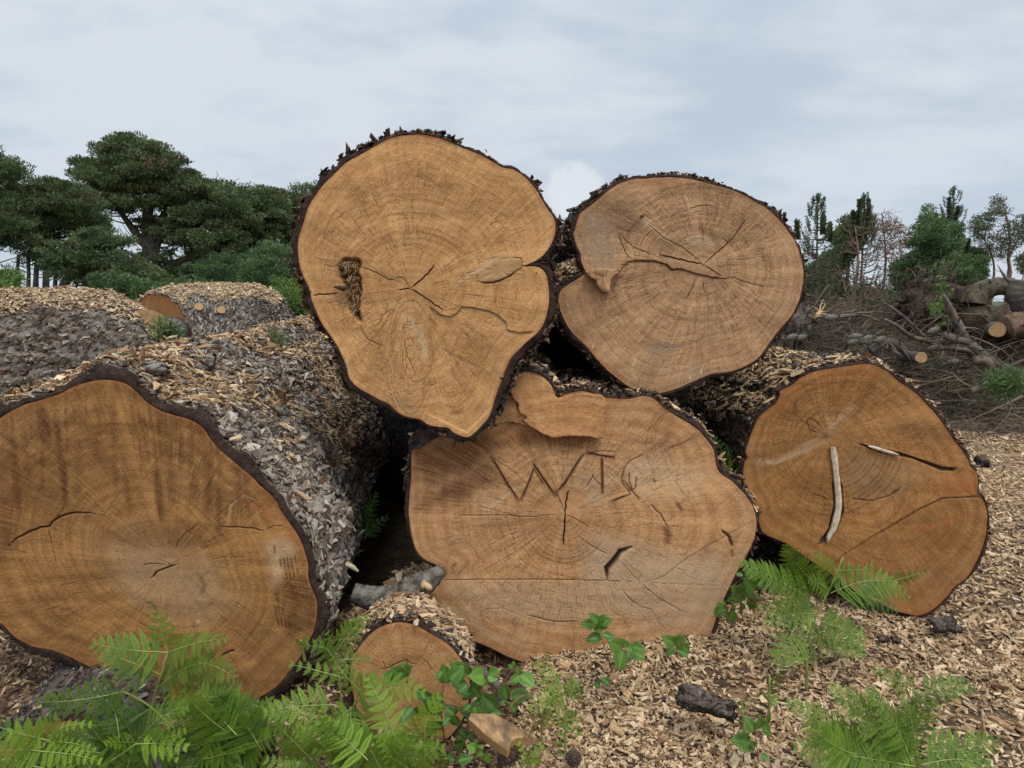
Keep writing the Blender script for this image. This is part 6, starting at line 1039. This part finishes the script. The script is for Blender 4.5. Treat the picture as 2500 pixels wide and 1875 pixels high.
tree('gum_tree', 'thin leafy gum tree with reddish stem near the right edge', 'tree', [(zR([(1545,380),(1600,280),(1660,290),(1700,250),(1760,300),(1700,420),(1620,460),(1570,440)]), 42), (zR([(1710,190),(1760,130),(1820,180),(1840,280),(1760,290)]), 18), (zR([(1620,460),(1760,420),(1880,300),(1960,360),(1970,500),(1880,560),(1800,620),(1700,600),(1650,540)]), 62)], 29, 1.3, [(zR([(1840,830),(1870,720),(1855,600),(1870,480),(1845,300),(1815,190)]), .085, .02), (zR([(1725,830),(1745,720),(1735,620),(1690,500),(1620,400)]), .05, .015), (zR([(1860,600),(1920,480),(1950,380)]), .04, .012)], N_gum, 34, crad=.34, flat=.7, per=42, L=.13, Wd=.055, tm=M_trunkr, limbs=70, limb_r=.022, tone=.4, dead=30, group=GR)
tree('gum_tree', 'leafy gum tree cut off by the right frame edge', 'tree', [(zR([(1950,280),(2000,260),(2060,300),(2060,500),(1970,480)]), 24), (zR([(1930,600),(2000,570),(2060,600),(2060,760),(1950,740)]), 30)], 27, 1., [(zR([(2040,830),(2030,600),(1990,330)]), .07, .02)], N_gum, 35, crad=.3, flat=.7, per=46, L=.13, Wd=.055, tm=M_trunkr, limbs=30, limb_r=.02, tone=.35, dead=10, group=GR)
# bare trees: recursive branching
def bare(name, label, base, top, Y, r0, seed, spread, m, group='bare dead trees at the right', levels=3, nb=26, h0=.2, lean=0, gnarl=.12, twig=None):
    g = np.random.default_rng(seed); T = Tubes(); P = at(zR([base, top]), Y); b, e = P; b = b.copy(); b[2] = min(b[2], 0); ax = e-b; L = np.linalg.norm(ax); tr_ = catmull(np.vstack([b, b+ax*.35+g.normal(0, .02, 3)*L, b+ax*.7+g.normal(0, .02, 3)*L, e]), 16, False); T.add(tr_, np.linspace(r0, r0*.22, 16), 8, lump=.15)
    def rec(o, d, l, r, lv):
        mid = o+d*l*.5+g.normal(0, gnarl*.6, 3)*l; e_ = o+d*l+g.normal(0, gnarl, 3)*l+np.array([0, 0, -.08*l if lv < 2 else 0]); C = catmull(np.vstack([o, mid, e_]), 7, False); T.add(C, np.linspace(r, r*.35, 7), 5 if lv < 2 else 3, cap=False)
        if lv < levels:
            for _ in range(g.integers(3, 6)):
                i = g.integers(2, 7); dd = nrmz(nrmz(C[-1]-C[0])+g.normal(0, .55, 3)); rec(C[i], dd, l*g.uniform(.35, .65), r*.5, lv+1)
    for k in range(nb):
        h = h0+(1-h0)*(k+g.random())/nb; o = tr_[min(int(h*15.5), 15)]; a = g.uniform(0, 6.28); d = nrmz(np.array([math.cos(a)+lean, math.sin(a)*.7, g.uniform(-.1, .75)])); rec(o, d, spread*L*(1-.55*h)*g.uniform(.5, 1.1), r0*.30*(1-.5*h), 1)
    root = thing(name, label, 'dead tree', b, group); T.build('trunk', m, root); return root
bare('dead_tree', 'bare reddish tree with fine upswept twigs, left of the two dead trunks', (672,1060), (665,360), 19, .085, 41, .26, M_trunkr, nb=32)
bare('dead_tree', 'bare tree with a broken bushy grey top, right of the two dead trunks', (850,1040), (872,255), 21, .065, 42, .17, M_deadw, nb=30, h0=.35)
bare('dead_tree', 'thin forked dead sapling in front of the green sapling', (1150,940), (1162,640), 19, .03, 43, .30, M_deadw, nb=12)
bare('dead_tree', 'small twiggy dead shrub between the two bare trunks', (975,1010), (985,740), 18, .03, 44, .35, M_deadw, nb=16)
bare('dead_tree', 'low tangle of bare grey twigs left of the reddish bare tree', (520,1010), (440,760), 18, .03, 45, .55, M_deadw, nb=22)
for k, (a, b_) in enumerate([((1610,850),(1330,530)), ((1560,860),(1345,600)), ((1520,870),(1380,640)), ((1640,840),(1420,620))]):
    bare('dead_branch', ['longest bare branch leaning left over the root mass', 'second leaning bare branch over the root mass', 'short leaning bare branch over the root mass', 'lowest leaning bare branch above the bent trunk'][k], a, b_, 15.5, .022, 50+k, .16, M_deadw, group='bare branches leaning left', levels=2, nb=8, h0=.4)
# dead brown hanging foliage in the second bare tree
g = np.random.default_rng(91); C = crown_pts(zR([(840,280),(900,270),(1000,380),(1060,480),(1000,520),(980,640),(900,600),(820,480),(780,420)]), 20.5, 14, .8, g); V, F, tn, br = clumps(C, .20, 1.0, 40, .14, .022, g, -.5, .4, brown=1.); mk('hanging_needles', V, F, needles('dead_needles', (.14, .09, .07), (.22, .15, .11), (.17, .085, .06)), attrs=dict(tone=tn, brown=br*.8), smooth=False, kind='stuff', label='brown dead needles hanging in the broken topped bare tree', category='needles')
# ------------------------------------------------------------------ slash pile
def pile_z(x, y):
    n = fbm(np.stack([x*.5, y*.5, x*0], -1), 61, 4); rise = sstep(8.6, 12.5, y+.25*np.abs(x-5)); return rise*(.35+.95*n+.25*sstep(3, 6, x))*sstep(.8, 2.2, x)
gxx, gyy = np.meshgrid(np.linspace(.6, 13, 150), np.linspace(8.2, 17, 110), indexing='ij'); zz_ = gz(gxx, gyy)+pile_z(gxx, gyy)*1.0+.22*(fbm(np.stack([gxx*3, gyy*3, gxx*0], -1), 63, 3)-.5)*sstep(8.8, 10, gyy)-.03
mk('slash_mound', np.stack([gxx, gyy, zz_], -1).reshape(-1, 3), grid_faces(150, 110), plain('slash_litter', (.020, .014, .010), (.17, .122, .082), 16, .95, 1., .06), kind='stuff', label='mound of dark litter under the felled branches on the right', category='debris')
g = np.random.default_rng(62); T = Tubes()
def surf(x, y): return float(gz(x, y))+float(pile_z(np.array(x), np.array(y)))
for k in range(5400):
    y = g.uniform(8.6, 14.5); x = g.uniform(.12*y, .86*y); 
    if g.random() > sstep(8.4, 10.2, y)+.12: continue
    l = g.uniform(.25, 1.5)*(.8 if k % 3 else 1.3); a = g.uniform(0, math.pi); d = np.array([math.cos(a), math.sin(a)*.6, g.normal(0, .30)]); c = np.array([x, y, surf(x, y)+g.random()**2*.35+.02]); c0 = c-d*l/2; c1 = c+d*l/2; mid = c+g.normal(0, .10, 3)*l; r = g.choice([.004, .007, .012, .02], p=[.45, .33, .16, .06])
    T.add(catmull(np.vstack([c0, mid, c1]), 6, False), np.linspace(r, r*.4, 6), 3 if r < .01 else 5, a=g.random(), cap=r > .01)
M_slash = plain('slash_twigs', (.026, .018, .012), (.11, .08, .055), 5, .95, .3, .01, tone=(.17, .13, .092)); T.build('brushwood', M_slash, kind='stuff', label='dense tangle of thin broken twigs across the slash pile on the right', category='brushwood')
# needle tufts in the slash
C = []
for k in range(520):
    y = g.uniform(9.2, 14); x = g.uniform(.2*y, .85*y); C.append([x, y, surf(x, y)+.08])
V, F, tn, br = clumps(np.array(C), .16, .5, 60, .12, .014, g, .2, .5, brown=.35); mk('needle_litter', V, F, needles('slash_needles', (.05, .055, .035), (.13, .135, .085), (.12, .08, .055)), attrs=dict(tone=tn, brown=br), smooth=False, kind='stuff', label='dull green and brown needle sprays caught in the slash pile', category='needles')
def limb(label, pts, Y, r, seed, m=M_trunk, cut=None, name='felled_branch', cat='branch', lump=.22, k=12, group=None):
    n = 30; YY = np.linspace(Y, Y, len(pts)) if np.ndim(Y) == 0 else np.asarray(Y, float); P = catmull(at(zR(pts), YY), n, False); rr_ = np.interp(np.linspace(0, 1, n), np.linspace(0, 1, len(r)), r); T = Tubes(); T.add(P, rr_, k, lump=lump); root = thing(name, label, cat, P[0], group); T.build('stem', m, root)
    g = np.random.default_rng(seed); T2 = Tubes()
    for q in range(7):
        i = g.integers(3, n-2); d = nrmz(g.normal(0, 1, 3)+[0, -.3, .5]); T2.add(catmull(np.vstack([P[i], P[i]+d*.15+g.normal(0, .03, 3), P[i]+d*.32+g.normal(0, .06, 3)]), 5, False), np.linspace(rr_[i]*.3, .004, 5), 4, cap=False)
    T2.build('side_twigs', m, root)
    if cut is not None:
        i = 0 if cut == 0 else n-1; ax = nrmz(P[i]-P[1 if cut == 0 else n-2]); disc(root, P[i]+ax*.004, ax+np.array([0, -.0, 0]), rr_[i]*.98)
    return root
M_disc = wood('sawn_small', (.46, .29, .14), (.32, .18, .08), greyf=.1)
def disc(root, c, ax, r, name='cut_end'):
    ax = nrmz(ax); u = nrmz(np.cross(ax, [0, .2, 1])); w_ = np.cross(ax, u); th = np.linspace(0, 2*math.pi, 28, endpoint=False); s_ = np.array([0, .3, .6, .9, 1.]); rr_ = r*(1+.05*np.sin(3*th+1))
    V = c+(s_[None, :, None]*rr_[:, None, None])*(np.cos(th)[:, None, None]*u+np.sin(th)[:, None, None]*w_); fl = V.reshape(-1, 3); S_ = np.tile(s_, 28); z0 = S_*0
    mk(name, fl, grid_faces(28, 5, True), M_disc, root, attrs=dict(pol=np.column_stack([np.repeat(np.cos(th), 5), np.repeat(np.sin(th), 5), S_*r]), crack=z0, dark=z0, pale=z0, red=z0, grey=z0))
limb('thick bent mossy trunk arching over at the right edge of the slash', [(1760,1270),(1690,1190),(1610,1080),(1590,960),(1650,870),(1760,830),(1890,828)], 11.0, [.23, .23, .22, .19, .16, .135, .125], 1, plain('mossy_bark', (.045, .036, .024), (.14, .115, .072), 9, .95, 1., .05), name='bent_trunk', cat='trunk', lump=.12, k=16)
limb('upright dark trunk at the right frame edge beside the bent trunk', [(2010,1080),(1960,960),(1935,870),(1950,780)], 10.6, [.17, .16, .15, .14], 2, M_trunk, name='leaning_trunk', cat='trunk')
rt = limb('dark log lying behind the bent trunk, with bare reddish patch', [(1830,1160),(1930,1140),(2100,1130)], 10.4, [.18, .20, .22], 3, plain('red_log_bark', (.07, .045, .032), (.20, .12, .085), 5, .95, .8, .04), name='felled_log', cat='log')
rt = thing('felled_log', 'short log with a pale round cut end between the bent trunk and the dark log', 'log', at1(*zR([(1790, 1165)])[0], 10.2)); T = Tubes(); c0 = at1(*zR([(1770, 1165)])[0], 10.15); c1 = at1(*zR([(1700, 1150)])[0], 11.6); T.add([c0, c1], .105, 16); T.build('bark', M_trunk, rt); disc(rt, c0+nrmz(c0-c1)*.012, c0-c1, .101)
limb('long split limb slanting down to the right across the slash', [(1350,890),(1400,1000),(1450,1100),(1510,1220),(1570,1340),(1650,1400)], 9.8, [.018, .048, .058, .06, .065, .07], 4, M_deadw)
limb('lower continuation limb running down to the right edge of the slash', [(1570,1280),(1700,1390),(1830,1460),(1990,1530)], 9.2, [.05, .058, .05, .042], 5)
limb('slender curved branch sweeping through the middle of the slash', [(890,1080),(980,1130),(1100,1215),(1220,1250),(1320,1300),(1450,1315),(1560,1330)], 9.6, [.016, .024, .028, .028, .03, .034, .034], 6, M_deadw)
limb('straight thin branch crossing above the slender curved branch', [(940,985),(1060,1080),(1210,1225)], 9.9, [.018, .02, .02], 7, M_deadw)
limb('horizontal broken branch on the left part of the slash', [(370,1055),(520,1060),(690,1048)], 11.0, [.025, .03, .035], 8, M_deadw)
limb('dark limb on the ground along the front of the slash', [(1350,1205),(1440,1240),(1530,1260)], 9.4, [.05, .05, .045], 9)
rt = thing('felled_log', 'small log stub with an orange cut end at the front of the slash', 'log', at1(*zR([(1177, 1380)])[0], 9.3)); T = Tubes(); c0 = at1(*zR([(1177, 1380)])[0], 9.2); c1 = at1(*zR([(1040, 1370)])[0], 10.4); T.add([c0, c1], [.07, .08], 14); T.build('bark', M_trunk, rt); disc(rt, c0+nrmz(c0-c1)*.012, c0-c1, .067)
limb('dark half buried limb behind the small log stub', [(780,1330),(900,1260),(1000,1290),(1080,1370)], 9.7, [.055, .06, .055, .04], 10)
limb('curved rib-like branch at the lower right of the slash', [(1590,1400),(1680,1410),(1730,1480),(1760,1540)], 8.9, [.05, .06, .05, .03], 11, M_deadw)
limb('branch lying flat on the chips at the near edge of the slash', [(1560,1640),(1680,1610),(1800,1600),(1970,1570)], 8.0, [.035, .04, .035, .02], 12, M_deadw)
limb('orange splintered stump end at the left end of the slash', [(350,1090),(375,1050),(395,1015)], 10.4, [.05, .05, .02], 13, M_raw, name='broken_stump', cat='stump')
limb('thin whitened root standing in front of the root mass', [(1130,960),(1200,900),(1235,800),(1275,760)], 10.2, [.015, .02, .045, .03], 14, M_dbark, name='bare_root', cat='root')
# root mass
rt = thing('root_mass', 'dark upturned root mass with hanging roots left of the bent trunk', 'roots', at1(*zR([(1280, 1150)])[0], 11.4)); c = at1(*zR([(1290, 1000)])[0], 11.6); th, ph = np.meshgrid(np.linspace(0, 2*math.pi, 60, endpoint=False), np.linspace(.02, math.pi-.02, 34), indexing='ij')
D3 = np.stack([np.cos(th)*np.sin(ph), np.sin(th)*np.sin(ph), np.cos(ph)], -1); rr_ = .46*(1+1.1*(fbm(D3*2.2, 5, 4)-.5)); V = c+D3*rr_[..., None]*np.array([1.25, .7, .95]); mk('soil_ball', V.reshape(-1, 3), grid_faces(60, 34, True), plain('root_soil', (.022, .015, .011), (.085, .055, .04), 7, .95, 1., .06), rt)
T = Tubes(); g = np.random.default_rng(8)
for k in range(240):
    i, j = g.integers(0, 60), g.integers(2, 30); p = V[i, j]; n = D3[i, j]; 
    if n[1] > .35: continue
    l = g.uniform(.15, .65); e = p+n*l*.5+[0, 0, -l*.6*g.random()]; T.add(catmull(np.vstack([p, p+n*l*.4+g.normal(0, .05, 3), e+g.normal(0, .1, 3)*l]), 6, False), np.linspace(g.choice([.006, .012, .02]), .003, 6), 4, cap=False)
T.build('roots', M_slash, rt)
rt = thing('root_mass', 'small grey root mass close behind the right flank of the upper right log', 'roots', at1(*zR([(240, 1200)])[0], 10.2)); c = at1(*zR([(235, 1110)])[0], 10.4); V = c+D3*(.20*(1+.9*(fbm(D3*2.5, 9, 4)-.5)))[..., None]*np.array([1, .7, 1.2]); mk('soil_ball', V.reshape(-1, 3), grid_faces(60, 34, True), M_twig, rt); T = Tubes()
for k in range(150):
    i, j = g.integers(0, 60), g.integers(2, 32); p = V[i, j]; n = D3[i, j]; l = g.uniform(.1, .4); T.add(catmull(np.vstack([p, p+n*l*.4+g.normal(0, .05, 3), p+n*l*.6+[0, 0, -l*.5*g.random()]]), 6, False), np.linspace(.008, .002, 6), 4, cap=False)
T.build('roots', M_slash, rt)
# fresh ferny sprouts on the slash
for k, (x, y, Yk, lab) in enumerate([(1330, 800, 11, 'bright green sprout on top of the root mass'), (1340, 1010, 10.2, 'bright green sprig hanging in front of the root mass')]):
    g = np.random.default_rng(k+5); C = at1(*zR([(x, y)])[0], Yk)+g.normal(0, .09, (12, 3)); V, F, tn, br = clumps(C, .045, 1, 26, .06, .018, g, .4, .45); mk('sprout', V, F, N_lite, attrs=dict(tone=tn, brown=br*0), smooth=False, label=lab, category='sprout')
for k, (x, y, a) in enumerate([(650,1255,1), (670,1215,0), (760,1230,1), (755,1255,0), (860,1240,1), (245,1225,1), (480,1070,0), (175,1220,1), (1275,1170,1), (1345,1250,0), (1435,1415,0), (1270,1300,1)]):
    px = zR([(x, y)])[0]; Yk = 9.6; c = at1(*px, Yk); where = ['left of the pair near the middle', 'above the pair near the middle', 'upper one of the pair under the slender branch', 'lower one of the pair under the slender branch', 'alone near the half buried limb', 'by the small grey root mass', 'beside the horizontal broken branch', 'leftmost, under the upper right log', 'high up beside the root mass', 'at the end of the thin straight branch', 'low near the long split limb', 'above the small log stub'][k]
    cone('pine_cone', 'grey pine cone in the slash, '+where, c, .15, (1, -.2, .1+.3*a), M_coneg, 'grey pine cones in the slash', 40, k)
# green pine spray at right edge
g = np.random.default_rng(15); C = at(zR([(1780,1590),(1810,1575),(1840,1590),(1800,1610),(1860,1570)]), 7.9); V, F, tn, br = clumps(np.repeat(C, 4, 0)+g.normal(0, .05, (20, 3)), .07, .6, 60, .12, .010, g, .3, .5); mk('pine_spray', V, F, N_mid, attrs=dict(tone=tn, brown=br*0), smooth=False, label='green pine spray on the ground near the right edge', category='pine sprig')
c, n_ = on_log(DL, *zL([(1640, 495)])[0]); V, F, tn, br = clumps(c+n_*.03+g.normal(0, .012, (8, 3)), .02, .8, 26, .09, .003, g, .5, .5); mk('pine_spray', V, F, N_mid, attrs=dict(tone=tn, brown=br*0), smooth=False, label='small tuft of green pine needles on the chips of the huge left log', category='pine sprig')
# ------------------------------------------------------------------ background logs on the left
def back_log(name, label, A, B_, r0, r1, seed, m, cutA=None, cutB=None, prof=None, N=260, M=200, round_end=None, chipn=5000):
    A, B_ = np.array(A, float), np.array(B_, float); ax = nrmz(B_-A); L = np.linalg.norm(B_-A); u = nrmz(np.cross(ax, [0, 0, 1])); w_ = np.cross(u, ax); th = np.linspace(0, 2*math.pi, N, endpoint=False); t_ = np.linspace(0, 1, M)
    TH, TT = np.meshgrid(th, t_, indexing='ij'); r = np.interp(TT, [0, 1], [r0, r1]) if prof is None else np.interp(TT, *prof); base = A+ax*(TT*L)[..., None]+(np.cos(TH)[..., None]*u+np.sin(TH)[..., None]*w_)*r[..., None]
    wp = base+(np.stack([fbm(base*4, 1, 3), fbm(base*4, 2, 3), fbm(base*4, 3, 3)], -1)-.5)*.2; d1, d2, cid = worley(wp/np.array([.17, .12, .10]), seed); h, cid = barkh(base, (.17, .12, .10), seed, (5, 8, 9))
    off = .05*h+.14*(fbm(base*1.1, seed+4, 3)-.5); V = base+(np.cos(TH)[..., None]*u+np.sin(TH)[..., None]*w_)*off[..., None]; root = thing(name, label, 'log', (A[0], A[1], A[2]-r0), 'background logs on the left')
    caps = []; fl = V.reshape(-1, 3); F = grid_faces(N, M, True); mk('bark', fl, F, m, root, attrs=dict(h=h.ravel(), cell=cid.ravel(), cut=h.ravel()*0))
    for end, yes in ((0, cutA), (M-1, cutB)):
        c = V[:, end].mean(0); s_ = np.linspace(0, .985, 40); P = c+(V[:, end]-c)[:, None]*s_[None, :, None]; q = P.reshape(-1, 3); z0 = np.zeros(len(q)); S_ = np.tile(s_, N); sgn = F_ = grid_faces(N, 40, True)
        mk('cut_face', q, F_, yes or W_D, root, attrs=dict(pol=np.column_stack([np.repeat(np.cos(th), 40), np.repeat(np.sin(th), 40), S_*r0]), crack=z0, dark=z0, pale=z0, red=sstep(.85, 1, S_)*.5, grey=z0))
    key = name+str(seed); LOGS[key] = dict(V=V, N=nrmz(V-base.mean(1, keepdims=True)), rad=nrmz(np.cos(TH)[..., None]*u+np.sin(TH)[..., None]*w_), root=root); return key
kG = back_log('background_log', 'nearer background log at the left edge, mossy bark, top covered in pale chips', (-6.9, 5.6, .78), (-3.40, 7.1, .84), .80, .86, 1, M_barkfar, W_D, W_D, prof=([0, .5, .80, .90, .96, 1], [.76, .82, .86, .78, .66, .46]))
chips_on_log(kG, 'chips_on_log', 'pale chips covering the top of the nearer background log', 17000, 51, minz=.78, size=.85, thr=.10, lift=.04, pw=np.array([.30,.25,.15,.08,.03,.01,.0,.18]))
kH = back_log('background_log', 'farther background log with chip covered top and a sawn end facing left', (-4.08, 8.5, .80), (-3.15, 9.7, .86), .84, .80, 2, M_barkfar, W_D, W_D, prof=([0, .5, .85, 1], [.86, .96, .90, .66]))
chips_on_log(kH, 'chips_on_log', 'pale chips covering the top of the farther background log', 11000, 52, minz=.80, size=.85, thr=.10, lift=.04, pw=np.array([.30,.25,.15,.08,.03,.01,.0,.18]))
flakes(kG, 12000, 88, 1.3, mul=(1.0, .95, .85), lift=.02); flakes(kH, 8000, 89, 1.4, mul=1.0, lift=.02)
for k, (x, y, lab) in enumerate([(1187, 283, 'left of two pale sawn branch knots on the farther background log'), (1322, 303, 'right of two pale sawn branch knots on the farther background log')]):
    c, n_ = on_log(LOGS[kH], *zL([(x, y)])[0]); disc(LOGS[kH]['root'], c+n_*.05, nrmz(n_+np.array([0, -.8, 0])), .048, 'sawn_knot')
rt = thing('background_log', 'small log end tucked between the two background logs', 'log', at1(*zL([(870, 450)])[0], 7.4), 'background logs on the left'); c0 = at1(*zL([(868, 462)])[0], 6.75); T = Tubes(); T.add([c0, c0+np.array([-.4, 1.6, 0])], .165, 24); T.build('bark', M_trunk, rt); disc(rt, c0-nrmz([-.4, 1.6, 0])*.012, np.array([.4, -1.6, 0]), .266, 'cut_face')
# weeds by the cut end
g = np.random.default_rng(3); C = at(zL([(970,400),(985,430),(960,390),(1010,450),(1060,400),(1050,470),(1000,480),(975,450)]), 6.0); V, F, tn, br = clumps(np.repeat(C, 3, 0)+g.normal(0, .02, (24, 3)), .05, .8, 16, .07, .016, g, .8, .6); mk('weed', V, F, N_mid, attrs=dict(tone=tn, brown=br*0), smooth=False, label='pale green weed growing in front of the sawn end between background logs', category='weed')
